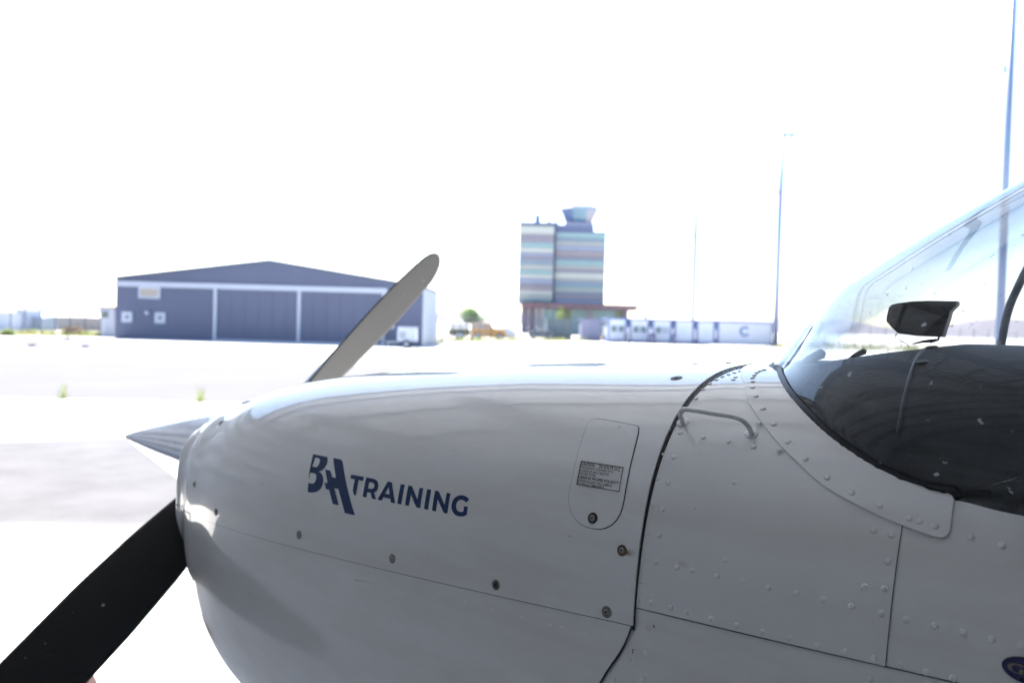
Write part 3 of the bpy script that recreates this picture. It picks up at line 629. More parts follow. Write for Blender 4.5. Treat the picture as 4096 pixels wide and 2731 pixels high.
# red chock behind the lower blade
P = onz(352, 2790); o = empty('red_chock', (P[0], P[1], 0), YAWZ); tag(o, 'dark red rounded object behind the lower propeller blade at the bottom left', 'chock')
bm = bmesh.new(); bmesh.ops.create_cube(bm, size=1)
for v in bm.verts: v.co = Vector((v.co.x*(.20 if v.co.z < 0 else .07)-.07, v.co.y*.16, 0.066+v.co.z*.125))
bmesh.ops.bevel(bm, geom=bm.edges[:], offset=.018, segments=3, affect='EDGES')
me = bpy.data.meshes.new('wedge'); bm.to_mesh(me); bm.free(); me.materials.append(mat('red_rubber', (.16, .03, .03), .5, var=.15, vscale=12)); me.polygons.foreach_set('use_smooth', [True]*len(me.polygons))
b = bpy.data.objects.new('wedge', me); COL.objects.link(b); b.parent = o
MB().cyl((-.06, -.083, .08), (-.06, -.09, .08), .02).build('rope_hole', M_DARK, o)

# ------------------------------------------------------------------ the hangar the aircraft stands in (shade and reflections)
YE, ZE, BACK, XW = 4.05, 4.5, -14.0, 7.5      # local: x along the door opening, y out of the door
M_ROOF = mat('roof_sheet', (.70, .74, .80), .6, var=.08, vscale=.5); M_PURL = mat('steel_purlin', (.28, .29, .32), .6); M_WALLI = mat('hangar_lining', (.66, .70, .76), .7, var=.08, vscale=.4)
hn = empty('open_hangar', (0, 0, 0), R(24.8)); tag(hn, 'open fronted steel hangar that shades the near side of the aircraft, seen as its reflections', 'hangar')
def hb(name, m, *b):
    mb = MB()
    for q in b: mb.box(*q)
    return mb.build(name, m, hn)
XL = -7.6
xs = np.linspace(XL, XW, 12)
for a, b in zip(xs[:-1], xs[1:]):
    hb('roof_sheet', M_ROOF, (a+.0005, b-.0005, BACK-.1, YE, ZE+.15, ZE+.22))
    hb('rear_wall_sheet', M_WALLI, (a+.0005, b-.0005, BACK-.1, BACK-.002, 0, ZE+.149))
for k in range(13):
    y = min(BACK+.6+k*1.5, YE-.08); hb('purlin', M_PURL, (XL+.1, XW-.1, y-.05, y+.05, ZE+.02, ZE+.147))
for k in range(6):
    x = XL+.35+k*(XW-XL-.7)/5; hb('rafter', M_PURL, (x-.1, x+.1, BACK+.25, YE-1.9, ZE-.30, ZE+.017))
M_WDARK = mat('light_blocking_wall', (.12, .12, .13), .8, var=.1)  # unseen right wall, set close in and dark to cut the light
for k in range(9): hb('blocker_wall_sheet', M_WDARK, (XW, XW+.1, BACK+k*2.0, min(BACK+k*2.0+1.999, YE), 0, ZE+.149))
M_RAIL = mat('side_rail', (.34, .35, .38), .6)
M_WING = mat('added_wing_wall', (.58, .60, .64), .7, var=.1, vscale=.6)
for k in range(16): hb('added_wall_rail', M_RAIL if k % 3 == 0 else M_WING, (XL-.1, XL+(.05 if k % 3 == 0 else 0), BACK, 7.3, k*.2905, k*.2905+.290))  # unseen left wall, carried past the opening to darken the nose reflections

# ------------------------------------------------------------------ the aircraft
ac = empty('light_aircraft', (0.9, 0, 0)); tag(ac, 'white light aircraft with a polished pointed spinner and dark blue TRAINING lettering on its cowling', 'aircraft')
ZC = 1.15
XK = np.array([.03, .045, .07, .11, .18, .32, .6, 1.0, 1.39, 1.412, 1.45, 1.584, 1.762, 1.95, 2.3])
KW = [.2249, .2267, .237, .2573, .2791, .3218, .377, .4285, .4635, .4655, .468, .476, .482, .49, .50]
KT = [1.372, 1.386, 1.4054, 1.4274, 1.4483, 1.4842, 1.5259, 1.5612, 1.5816, 1.5845, 1.613, 1.731, 1.848, 1.95, 2.07]
KB = [.8002, .7832, .7606, .7371, .7185, .6994, .6818, .6682, .6595, .659, .658, .655, .655, .655, .655]
KU = [4.2, 3.9, 3.2842, 2.94, 2.82, 2.95, 2.95, 3.06, 3.2836, 3.27, 3.2, 3.0, 2.85, 2.8, 2.8]
KL = [1.3, 1.5, 1.8, 1.9, 2.2165, 2.3588, 2.6416, 2.9045, 3.0478, 3.05, 3.05, 3.05, 3.05, 3.05, 3.05]
def pchip(yk):
    yk = np.array(yk, float); h = np.diff(XK); d = np.diff(yk)/h; m = np.zeros(len(XK)); m[0] = d[0]; m[-1] = d[-1]
    for i in range(1, len(XK)-1):
        if d[i-1]*d[i] > 0:
            w1 = 2*h[i]+h[i-1]; w2 = h[i]+2*h[i-1]; m[i] = (w1+w2)/(w1/d[i-1]+w2/d[i])
    def f(x):
        x = np.asarray(x, float); i = np.clip(np.searchsorted(XK, x)-1, 0, len(XK)-2); t = (x-XK[i])/h[i]
        return (2*t**3-3*t**2+1)*yk[i]+(t**3-2*t**2+t)*h[i]*m[i]+(-2*t**3+3*t**2)*yk[i+1]+(t**3-t**2)*h[i]*m[i+1]
    return f
fW, fT, fB, fU, fL = map(pchip, (KW, KT, KB, KU, KL))
def sstep(t): t = np.clip(t, 0, 1); return t*t*(3-2*t)
FOOT = None
def rad(x, th):
    x = np.asarray(x, float); th = np.asarray(th, float); s = np.abs(np.sin(th)); c = np.cos(th); up = c >= 0
    # the metal stays level; the glass rises from its foot
    at = np.abs(th); T = fT(x); T0 = 1.5816+.045*(x-1.39)
    if FOOT is None: wgt = 0*x+0*at
    else:
        xo = np.interp(at, FOOT[:, 1], FOOT[:, 0]); tt = np.clip((x-xo)/(.035+.40*np.clip(at/.95, 0, 1)**2), 0, 1); wgt = tt*(2-tt)*sstep((1.08-at)/.30)
    T = np.where(x > 1.39, T0+(T-T0)*wgt, T)
    n = np.where(up, fU(x), fL(x)); hh = np.where(up, T-ZC, ZC-fB(x))
    return ((s/fW(x))**n+(np.abs(c)/hh)**n)**(-1/n)
def S(x, th):
    r = rad(x, th); return np.stack([np.asarray(x, float)+0*r, -r*np.sin(th), ZC+r*np.cos(th)], -1)
def N(x, th):
    e = 1e-4; a = S(np.asarray(x)+e, th)-S(np.asarray(x)-e, th); b = S(x, np.asarray(th)+e)-S(x, np.asarray(th)-e)
    n = np.cross(a, b); n /= np.linalg.norm(n, axis=-1)[..., None]+1e-12
    P = S(x, th); q = P-np.array([0, 0, ZC]); q[..., 0] = 0; s = np.sign(np.sum(n*q, -1)); return n*s[..., None]
def hit(px, py, xmax=2.3):
    """photo pixel -> (x, theta) where its line of sight meets the skin"""
    d = ray(px, py); t = np.linspace(.45, 3.4, 900); P = C+t[:, None]*d
    def g(P):
        q = np.hypot(P[..., 1], P[..., 2]-ZC); th = np.arctan2(-P[..., 1], P[..., 2]-ZC); x = np.clip(P[..., 0], .03, 2.3); return q-rad(x, th)
    v = g(P); v[(P[:, 0] < .03) | (P[:, 0] > xmax)] = 1
    i = np.where(v < 0)[0]
    if len(i) == 0:
        m = np.where((P[:, 0] > .03) & (P[:, 0] < xmax), v, 9); j = int(np.argmin(m)); P1 = P[j]
    else:
        a, b = t[max(i[0]-1, 0)], t[i[0]]
        for _ in range(30):
            c = (a+b)/2
            if g(C+c*d) < 0: b = c
            else: a = c
        P1 = C+b*d
    return np.array([P1[0], math.atan2(-P1[1], P1[2]-ZC)])
def hits(pts): return np.array([hit(*p) for p in pts])
def th_at_z(x, z):
    lo, hi = .2, math.pi-.3
    for _ in range(40):
        m = (lo+hi)/2
        if S(x, m)[2] > z: lo = m
        else: hi = m
    return (lo+hi)/2

def patch(name, A, B, nu, nv, off, m, parent=ac, thick=.0012, mirror=False, smooth=True, both=False, skirt=True):
    """skin between two curves in (x, theta); offset from the base skin, with edges of real thickness"""
    A = resample(A, nu); B = resample(B, nu); t = np.linspace(0, 1, nv)[:, None, None]
    G = A[None]*(1-t)+B[None]*t
    P = S(G[..., 0], G[..., 1])+N(G[..., 0], G[..., 1])*off
    Q = S(G[..., 0], G[..., 1])+N(G[..., 0], G[..., 1])*(off-thick)
    V = list(P.reshape(-1, 3)); Fc = [(j*nu+i, j*nu+i+1, (j+1)*nu+i+1, (j+1)*nu+i) for j in range(nv-1) for i in range(nu-1)]
    if skirt:
        bd = [j*nu for j in range(nv)]+[(nv-1)*nu+i for i in range(1, nu)]+[j*nu+nu-1 for j in range(nv-2, -1, -1)]+[i for i in range(nu-2, 0, -1)]
        k = len(V); Qf = Q.reshape(-1, 3); V += [P.reshape(-1, 3)[i] for i in bd]+[Qf[i] for i in bd]; n = len(bd)
        Fc += [(k+i, k+(i+1) % n, k+n+(i+1) % n, k+n+i) for i in range(n)]
    V = np.array(V)
    if both:
        n0 = len(V); V = np.vstack([V, V*[1, -1, 1]]); Fc = Fc+[tuple(i+n0 for i in f[::-1]) for f in Fc]
    if mirror: V = V*[1, -1, 1]; Fc = [f[::-1] for f in Fc]
    bm = bmesh.new(); vv = [bm.verts.new(v) for v in V]
    for f in Fc:
        try: bm.faces.new([vv[i] for i in f])
        except ValueError: pass
    bmesh.ops.recalc_face_normals(bm, faces=bm.faces)
    me = bpy.data.meshes.new(name); bm.to_mesh(me); bm.free(); me.materials.append(m)
    if smooth: me.polygons.foreach_set('use_smooth', [True]*len(me.polygons))
    o = bpy.data.objects.new(name, me); COL.objects.link(o); attach(o, parent); return o

def fill(name, loops, off, m, parent, px=True, cuts=2, bevel=0.0):
    """flat print or plate of any outline laid on the skin; loops = outer outline, then holes (photo pixels or x,theta)"""
    bm = bmesh.new(); K = .45
    E = []
    for lp in loops:
        q = hits(lp) if px else np.array(lp); vs = [bm.verts.new((a[0], a[1]*K, 0)) for a in q]
        E += [bm.edges.new((vs[i], vs[(i+1) % len(vs)])) for i in range(len(vs))]
    bmesh.ops.triangle_fill(bm, use_beauty=True, edges=E)
    for _ in range(cuts):
        ed = [e for e in bm.edges if e.calc_length() > .006]
        if ed: bmesh.ops.subdivide_edges(bm, edges=ed, cuts=1)
    bmesh.ops.triangulate(bm, faces=bm.faces)
    xy = np.array([v.co[:] for v in bm.verts]); P = S(xy[:, 0], xy[:, 1]/K)+N(xy[:, 0], xy[:, 1]/K)*off
    for v, p in zip(bm.verts, P): v.co = p
    bmesh.ops.recalc_face_normals(bm, faces=bm.faces)
    if bevel:
        r = bmesh.ops.extrude_face_region(bm, geom=bm.faces[:])
        vs = [g_ for g_ in r['geom'] if isinstance(g_, bmesh.types.BMVert)]
        for v in vs:
            pass
        nn = N(xy[:, 0], xy[:, 1]/K)
        c0 = P.mean(0)
        for v in vs:
            j = int(np.argmin(((P-np.array(v.co))**2).sum(1))); v.co = P[j]-nn[j]*bevel
        bmesh.ops.recalc_face_normals(bm, faces=bm.faces)
    me = bpy.data.meshes.new(name); bm.to_mesh(me); bm.free(); me.materials.append(m)
    o = bpy.data.objects.new(name, me); COL.objects.link(o); attach(o, parent); return o

def frame_at(x, th):
    p = S(x, th); n = N(x, th); a = S(x+1e-3, th)-p; a -= n*(a@n); a /= np.linalg.norm(a); b = np.cross(n, a); return p, a, b, n
def place(o, x, th, off=0, spin=0.0, parent=ac):
    p, a, b, n = frame_at(x, th); p = p+n*off
    ca, sa = math.cos(spin), math.sin(spin); a2 = a*ca+b*sa; b2 = b*ca-a*sa
    m = Matrix.Identity(4)
    for i in range(3): m[i][0] = a2[i]; m[i][1] = b2[i]; m[i][2] = n[i]; m[i][3] = p[i]
    o.parent = parent; o.matrix_parent_inverse = world_of(parent).inverted(); o.matrix_basis = m
def lathe_mesh(name, prof, mats, n=20, fm=None):
    V = []; Fc = []; mi = []
    for i, (r, z) in enumerate(prof): V += [(r*math.cos(2*math.pi*k/n), r*math.sin(2*math.pi*k/n), z) for k in range(n)]
    for i in range(len(prof)-1):
        for k in range(n): Fc.append((i*n+k, i*n+(k+1) % n, (i+1)*n+(k+1) % n, (i+1)*n+k)); mi.append(fm[i] if fm else 0)
    Fc.append(tuple(range((len(prof)-1)*n, len(prof)*n))); mi.append(fm[-1] if fm else 0)
    return V, Fc, mi

# --- panel limits ---
zs0, zs1 = .0, .0
qa = hit(775, 2056); qb = hit(2520, 2500)
Pa = S(*qa); Pb = S(*qb)
def zseam(x): return Pa[2]+(Pb[2]-Pa[2])*(x-Pa[0])/(Pb[0]-Pa[0])
XR = .15; XF = 1.392
xs = np.linspace(XR, XF, 60)
seam = np.array([(x, th_at_z(x, zseam(x))) for x in xs])
fwd = .0018
CO = .0034     # the cowling stands proud of the boot cowl
up = patch('upper_cowling', seam*[1, 1]-[0, .0012/.4], seam*[1, -1]+[0, .003], 90, 110, CO, M_PAINT, thick=.0032)
# lower cowling with its swept rear corner
edge_px = [(2527, 2506), (2525, 2525), (2521, 2550), (2510, 2584), (2492, 2612), (2454, 2663), (2398, 2728)]
ed = hits(edge_px); ed = np.vstack([ed, [[ed[-1][0]-.10, 2.15], [ed[-1][0]-.2, 2.6], [ed[-1][0]-.24, math.pi]]])
rightE = resample(spline(ed, 6), 90)
for _ in range(14): rightE[1:-1] = (rightE[:-2]+rightE[1:-1]*2+rightE[2:])/4
leftE = np.stack([np.full(40, XR), np.linspace(seam[0][1], math.pi, 40)], -1)
lo = patch('lower_cowling', leftE-[[0, .006]], rightE-[[0, .006]], 70, 80, CO-.0016, M_PAINT, thick=.0016, both=True)
# nose bowl in an upper and a lower half, closed by a rolled lip
def lip(th0, th1, name):
    ths = np.linspace(th0, th1, 72); rows = []
    for x in np.linspace(XR-.0012, .03, 18): rows.append(S(np.full_like(ths, x), ths)+N(np.full_like(ths, x), ths)*(CO-.0008))
    base = rows[-1]; cen = np.array([.03, 0, 1.235])
    for k in range(1, 7):
        a = k/6*math.pi/2; sc = 1-.10*(1-math.cos(a)); P = cen+(base-cen)*sc; P[:, 0] = .03-.022*math.sin(a)+.0; rows.append(P)
    for sc in (.8, .62): P = cen+(base-cen)*sc; P[:, 0] = .010; rows.append(P)
    n = len(ths); V = np.vstack(rows); Fc = [(j*n+i, j*n+i+1, (j+1)*n+i+1, (j+1)*n+i) for j in range(len(rows)-1) for i in range(n-1)]
    # rear flange
    k = len(V); V = np.vstack([V, rows[0], rows[0]-N(np.full_like(ths, XR), ths)*.006]); Fc += [(k+i, k+i+1, k+n+i+1, k+n+i) for i in range(n-1)]
    o = mesh_obj(name, V, Fc, M_PAINT, ac, True); return o
ts0 = seam[0][1]
nb = lip(-ts0+.004, ts0-.004, 'nose_bowl')
nb2 = lip(ts0+.005, 2*math.pi-ts0-.005, 'nose_bowl_lower')
MB().cyl((.035, 0, 1.235), (.02, 0, 1.235), .145, n=40).build('spinner_opening', M_DARK).parent = None
so_ = bpy.data.objects['spinner_opening']; attach(so_, nb)
for s in (-1, 1):
    q = MB().prism([(s*.075, 1.20), (s*.165, 1.19), (s*.185, 1.25), (s*.17, 1.33), (s*.10, 1.35), (s*.085, 1.27)], .0075, .05, axis='x').build('air_intake', M_DARK); attach(q, nb)
# dark hoop under the cowling edge: shade of the gap, put in as a strip
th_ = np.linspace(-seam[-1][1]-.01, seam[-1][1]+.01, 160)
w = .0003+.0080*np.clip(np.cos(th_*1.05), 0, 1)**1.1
patch('edge_shade_strip', np.stack([np.full_like(th_, XF-.008), th_], -1), np.stack([XF+w, th_], -1), 160, 3, .0009, M_SEAL_SHADE, thick=.001)
e2 = rightE.copy(); e3 = e2+[.0012, 0]; patch('edge_shade_strip', e2-[.006, 0], e3, 60, 3, .0009, M_SEAL_SHADE, thick=.001, both=True)  # same gap shade drawn along the lower cowling edge
# inner liner closes every joint
xx = np.linspace(.06, 2.2, 70)
liner = patch('inner_liner', np.stack([np.linspace(.16, 1.40, 60), np.full(60, -math.pi)], -1), np.stack([np.linspace(.16, 1.40, 60), np.full(60, math.pi)], -1), 60, 120, -.009, M_DARK, skirt=False)

M_HAIR = mat('seam_shadow_line', (.13, .13, .14), .7)
sl_ = seam.copy(); sl_[:, 1] = sl_[:, 1]-.003
patch('seam_gap', sl_-[[0, .0002]], sl_+[[0, .0030]], 90, 3, CO-.0012, M_HAIR, thick=.0003)
# --- boot cowl and fuselage side ---
strip_out_px = [(3062, 1474), (3020, 1484), (2992, 1500), (2979, 1520), (2978, 1534), (2982, 1564), (2997, 1614), (3036, 1675), (3066, 1717), (3127, 1790), (3208, 1867), (3253, 1910), (3327, 1964), (3423, 2017), (3518, 2064), (3608, 2101), (3730, 2144), (3762, 2152), (3782, 2148), (3795, 2136), (3803, 2115)]
strip_end_px = [(3803, 2115), (3809, 2080), (3817, 2032), (3818, 2003)]
strip_in_px = [(3106, 1472), (3108, 1485), (3115, 1510), (3138, 1556), (3172, 1602), (3224, 1659), (3287, 1722), (3367, 1785), (3482, 1860), (3597, 1917), (3689, 1949), (3792, 1972), (3811, 1981), (3818, 1996)]
so2 = hits(strip_out_px); si = hits(strip_in_px)
def to_centre(q, x0):      # carry the curve over the top to the centre line
    x1, t1 = q[0]; t = np.linspace(0, .9, 8); return np.vstack([np.stack([x0+(x1-x0)*t**3, t1*t], -1), q])
so2 = to_centre(so2[4:], 1.397); si = to_centre(si[1:], 1.420)
SILL_ = hits([(3700, 1985), (3818, 1998), (3976, 2050), (4096, 2081)])
fsA = hit(2552, 2430); fsB = hit(3540, 2663); vt = hit(3608, 2098)
FOOT = np.maximum.accumulate(np.array([[q[0], q[1]] for q in resample(spline(si, 8), 60)]), axis=0)
SOs = resample(spline(so2, 8), 150); SIs = resample(spline(si, 8), 150)
PA_, PB_ = S(*fsA), S(*fsB)
def zfs(x): return PA_[2]+(PB_[2]-PA_[2])*(x-PA_[0])/(PB_[0]-PA_[0])
vb = fsB
# upper boot cowl panel A
xsA = np.linspace(XF-.02, vb[0], 50); seamA = np.array([(x, th_at_z(x, zfs(x))) for x in xsA])
k_end = int(np.argmin(((SOs-vt)**2*[1, .2]).sum(1)))
leftA = np.stack([np.full(60, XF-.02), np.linspace(0, seamA[0][1], 60)], -1)
mid = SOs[:k_end+1]+(resample(SIs[:k_end+1], k_end+1)-SOs[:k_end+1])*.35
rightA = np.vstack([mid, [vt+(vb-vt)*q for q in np.linspace(.02, 1, 12)]])
bootA = patch('boot_cowl_panel', leftA, rightA, 120, 60, 0, M_PAINT, both=True, thick=.004)
# side panel B
SILL = spline(SILL_, 6); dS = SILL[-1]-SILL[-4]; SILL = np.vstack([SILL, SILL[-1]+dS/np.linalg.norm(dS)*.35])
topB = np.vstack([vt-[.003, 0], SILL[0:]]); xb2 = topB[-1][0]
xsB = np.linspace(vb[0]-.003, xb2, 30); botB = np.array([(x, th_at_z(x, zfs(x))) for x in xsB])
sideB = patch('fuselage_side_panel', topB, botB, 90, 50, -.0011, M_PAINT, thick=.004)
patch('fuselage_side_panel', topB, botB, 60, 20, -.0011, M_PAINT, thick=.004, mirror=True)
# lower side panel C
xsC = np.linspace(1.10, xb2, 60); topC = np.array([(x, th_at_z(x, zfs(x))) for x in xsC]); botC = np.stack([xsC, np.full(60, math.pi)], -1)
lowC = patch('lower_fuselage_panel', topC-[0, .005], botC, 90, 60, -.0016, M_PAINT, both=True, thick=.004)
patch('seam_gap', topC-[[0, .0008]], topC+[[0, .0022]], 90, 3, -.0004, M_HAIR, thick=.0004)
vl = np.array([vt+(vb-vt)*q for q in np.linspace(0, 1, 20)]); patch('seam_gap', vl-[[.0001, 0]], vl+[[.0011, 0]], 20, 3, -.0003, M_HAIR, thick=.0004)
# windshield retainer strip
strip = patch('windshield_strip', SOs, SIs, 150, 10, .0030, M_PAINT, thick=.0035)
patch('windshield_strip', SOs, SIs, 90, 6, .0030, M_PAINT, thick=.0035, mirror=True)
patch('windshield_seal', SIs+[[-.001, 0]], SIs+[[.0062, -.006]], 150, 3, .0022, M_SEAL_SHADE, thick=.003, both=True)
# windshield
GA = SIs[:150]; k = len(GA)
topX = 2.25
endG = np.stack([np.full(150, topX), np.linspace(0, 1.02, 150)], -1)
sillG = SILL
A_ = np.vstack([SIs, SILL[3:]]); B_ = np.stack([np.full(160, topX), np.linspace(0, A_[-1][1]-.02, 160)], -1)
A_ = resample(A_, 160); A_[:, 0] = A_[:, 0]-.002
ws = patch('windshield', A_, B_, 160, 70, -.0012, M_GLASS, skirt=False, both=True)

# --- glareshield (inside, under the glass) ---
def glare():
    V = []; xs = np.linspace(1.43, 2.15, 60); ths = np.linspace(-1.62, 1.62, 90)
    for x in xs:
        top = np.interp(x, [1.43, 1.50, 1.60, 1.70, 1.76, 1.85, 2.15], [1.577, 1.592, 1.612, 1.628, 1.628, 1.622, 1.61])
        w_ = fW(x)-.016; n_ = 3.4
        for t in ths:
            s, c = abs(math.sin(t)), math.cos(t)
            if c >= 0: r = ((s/w_)**n_+(c/(top-ZC))**n_)**(-1/n_)
            else: r = w_/max(s, .5)
            r = min(r, rad(x, t)-.006) if c > 0 else r
            V.append((x, -r*math.sin(t), ZC+r*c))
    n = len(ths); Fc = [(j*n+i, j*n+i+1, (j+1)*n+i+1, (j+1)*n+i) for j in range(len(xs)-1) for i in range(n-1)]
    return mesh_obj('glareshield', V, Fc, M_GLARE, ac, True)
gs = glare()
from mathutils.bvhtree import BVHTree
gme = gs.data; bv = BVHTree.FromPolygons([v.co[:] for v in gme.vertices], [tuple(p.vertices) for p in gme.polygons])
def ghit(px, py):
    d = Vector(ray(px, py)).normalized(); r = bv.ray_cast(Vector(C), d)
    return None if r[0] is None else (np.array(r[0]), np.array(r[1]))
seam_px = [(3762, 1372), (3738, 1378), (3715, 1388), (3694, 1402), (3676, 1422), (3660, 1450), (3646, 1490), (3630, 1545), (3612, 1620), (3602, 1680), (3592, 1728)]
pts = [ghit(*p) for p in seam_px]; pts = [p[0]+np.array([0, -.0015, .0012]) for p in pts if p]
if len(pts) > 3:
    q = MB().tube(spline(pts, 4), .0022, 8).build('seam_piping', mat('grey_piping', (.07, .07, .078), .4), None, True); attach(q, gs)
Vb, Fb, _ = lathe_mesh('f', [(.0085, 0), (.0085, .001), (.006, .0028), (.0035, .0024), (.0001, .0020)], None, 14)
for px, py in ((3727, 1393), (3684, 1453), (3760, 1368), (3792, 1363), (3818, 1361), (3840, 1361)):
    r = ghit(px, py)
    if not r: continue
    q = mesh_obj('snap_fastener', Vb, Fb, M_BRASS); n = Vector(r[1]); n = n if n.z > 0 else -n
    mm = n.to_track_quat('Z', 'Y').to_matrix().to_4x4(); mm.translation = Vector(r[0])+n*.0005; q.parent = gs; q.matrix_parent_inverse = world_of(gs).inverted(); q.matrix_basis = mm
# compass / camera box on its bracket
YB = -.06
def bx(cx, cy): p = ony(3400+cx/3.379, 1150+cy/3.379, YB); return (p[0], p[2])
prof = [bx(*p) for p in ((520, 262), (560, 228), (640, 210), (830, 185), (1060, 176), (1440, 182), (1443, 232), (1350, 322), (1325, 420), (1275, 560), (1255, 635), (1238, 668), (900, 655), (640, 618), (560, 545), (485, 458), (484, 400))]
nbx = MB(); n = len(prof); c0 = np.mean(prof, 0)
ring_ = lambda y, s: [(c0[0]+(p[0]-c0[0])*s, y, c0[1]+(p[1]-c0[1])*s) for p in prof]
rr_ = [ring_(YB+.004, .955), ring_(YB, .985) if False else ring_(YB+.001, .975), ring_(YB+.004, 1.0), ring_(YB+.030, 1.0), ring_(YB+.034, .97)]
V = sum(rr_[1:], []); V = [v for v in V]
Fc = [tuple(range(n))[::-1], tuple(range(3*n, 4*n))]+[(j*n+i, j*n+(i+1) % n, (j+1)*n+(i+1) % n, (j+1)*n+i) for j in range(3) for i in range(n)]
cb = empty('dash_camera_box', (c0[0], YB+.03, 1.6)); tag(cb, 'black angular box with trailing wires mounted above the dashboard inside the windshield', 'instrument box')
o = mesh_obj('hood', V, Fc, M_BOXB, cb)
yb = YB+.03
def b3(cx, cy, y=None): return ony(3400+cx/3.379, 1150+cy/3.379, yb if y is None else y)
q = MB().tube(spline([b3(1200, 660), b3(1195, 700), b3(1150, 720), b3(1085, 738)], 5), .0016, 8).build('bracket', M_BLACK, None, True); attach(q, cb)
pr = [tuple(b3(*p)[[0, 2]]) for p in ((1185, 690), (1190, 712), (1100, 742), (950, 748), (855, 763), (853, 757), (1000, 712))]
q = MB().prism(pr, yb-.012, yb+.012).build('bracket_plate', M_BLACK, None); attach(q, cb)
for w_ in (((628, 615), (612, 660), (640, 710), (700, 735), (760, 752), (785, 785), (796, 806)), ((632, 615), (635, 650), (665, 690), (712, 730), (755, 748), (780, 778), (793, 806))):
    q = MB().tube(spline([b3(*p) for p in w_], 5), .0005, 6).build('wire', M_BLACK, None, True); attach(q, cb)
# small pads / defroster nozzles near the glass
for pts_ in (((3215, 1425), (3250, 1412), (3300, 1398), (3318, 1408), (3300, 1425), (3255, 1440)),):
    pass
for px, py, sc in ((3272, 1418, 1.0), (3447, 1408, .75)):
    p = ony(px, py, -.17 if sc == 1 else .1)
    q = MB().tube([p+np.array([-.030*sc, 0, -.018*sc]), p+np.array([-.012*sc, 0, -.007*sc]), p+np.array([.006*sc, 0, .002*sc]), p+np.array([.010*sc, 0, .003*sc])], [.002*sc, .006*sc, .0075*sc, .003*sc], 12).build('air_nozzle', M_INNER if sc == 1 else M_BOXB, None, True); attach(q, ac)
# far door post, far door frame, cabin interior
def fp(px, py): return ony(px, py, .44)
mid_ = [((3992+4021)/2-4, 1395), ((3992+4021)/2, 1369), (4018, 1300), (4030, 1253), (4046, 1205), (4064, 1165), (4100, 1090), (4150, 1000)]
q = MB(); pp = spline([fp(*p) for p in mid_], 5); q.tube(pp, .0075, 12); q = q.build('far_door_post', M_INNER, None, True); attach(q, ac)
q = MB().box(2.6, 2.62, -.46, .46, .75, 1.9).box(1.9, 2.6, -.40, .40, .9, .95).build('cabin_bulkhead', M_SEAT, None); attach(q, ac)
q = MB().box(2.12, 2.14, -.46, .46, .8, 1.606).build('instrument_panel', M_SEAT, None); attach(q, ac)

# --- rest of the aircraft outside the frame, kept simple: roof, wing roots
q = MB().prism([(1.95, 1.97), (2.25, 2.06), (3.4, 2.06), (3.4, 2.0), (2.25, 2.0), (1.97, 1.94)], -.46, .46).build('cabin_roof', M_PAINT, None); attach(q, ac)

# --- handle ---
def skin_px(px, py, out=0.0):
    h = hit(px, py); P = S(*h); d = ray(px, py); nn = N(*h); t = out/max(.3, -(nn@d)/np.linalg.norm(d)); return P-d/np.linalg.norm(d)*t
hp = [(2731, 1692, .0), (2729, 1680, .010), (2722, 1664, .022), (2722, 1646, .029), (2734, 1637, .031), (2770, 1640, .032), (2860, 1654, .032), (2935, 1667, .031), (2968, 1681, .028), (2992, 1703, .019), (3003, 1724, .009), (3006, 1738, .0)]
hd = MB().tube(spline([skin_px(*p) for p in hp], 5), .0032, 14)
M_HAND = mat('chipped_enamel', (.74, .74, .75), .4, coat=.6, dirt=((.03, .025, .03), 46, .70))
hd = hd.build('grab_handle', M_HAND, None, True); attach(hd, ac)
for px, py in ((2731, 1690), (3007, 1733)):
    V, Fc, mi = lathe_mesh('x', [(.0087, 0), (.0087, .0012), (.0080, .0018), (.0045, .0020), (.0001, .0022)], None, 24)
    q = mesh_obj('flange', V, Fc, M_RIVET, None, True); h = hit(px, py); place(q, h[0], h[1], 0, 0, hd)

# --- rivets ---
def rivet_mesh(r, hgt):
    V, Fc, mi = lathe_mesh('r', [(r, -.0002), (r*.99, hgt*.3), (r*.86, hgt*.72), (r*.6, hgt*.95), (r*.25, hgt), (.00005, hgt)], None, 14)
    me = bpy.data.meshes.new('rivet'); me.from_pydata(V, [], Fc); me.materials.append(M_RIVET); me.polygons.foreach_set('use_smooth', [True]*len(me.polygons)); return me
RV = {'a': rivet_mesh(.0034, .0014), 's': rivet_mesh(.0026, .0010), 'f': rivet_mesh(.0029, .00045), 'b': rivet_mesh(.0037, .0016)}
def rivets(pts, kind, parent, ox, oy, s, off):
    for cx, cy in pts:
        h = hit(ox+cx/s, oy+cy/s); o = bpy.data.objects.new('rivet', RV[kind]); COL.objects.link(o); place(o, h[0], h[1], off, 0, parent)
c4 = (2500, 1400, 2.614); c5 = (2400, 1900, 1.887); c6 = (3200, 1900, 1.887); c2 = (1500, 2050, 2.138); c1 = (700, 1950, 2.008)
rivets([(740, 507), (577, 862), (826, 912), (1082, 960), (1342, 1010), (508, 1118), (448, 1385), (1146, 1382), (818, 415)], 'a', bootA, *c4, 0)
rivets([(628, 493), (468, 833), (397, 1088), (342, 1342), (545, 628), (695, 410)], 's', bootA, *c4, 0)
rivets([(835, 310), (955, 310), (890, 352), (1020, 280), (1083, 256), (1142, 238), (1200, 222), (1252, 210), (1303, 201), (1357, 192), (1405, 185), (1452, 180), (1155, 285), (1130, 310)], 'a', bootA, *c4, 0)
rivets([(768, 348), (905, 278), (970, 253), (1030, 233), (1085, 216), (1140, 205), (1195, 197), (1245, 188), (1300, 182), (1350, 178)], 's', bootA, *c4, 0)
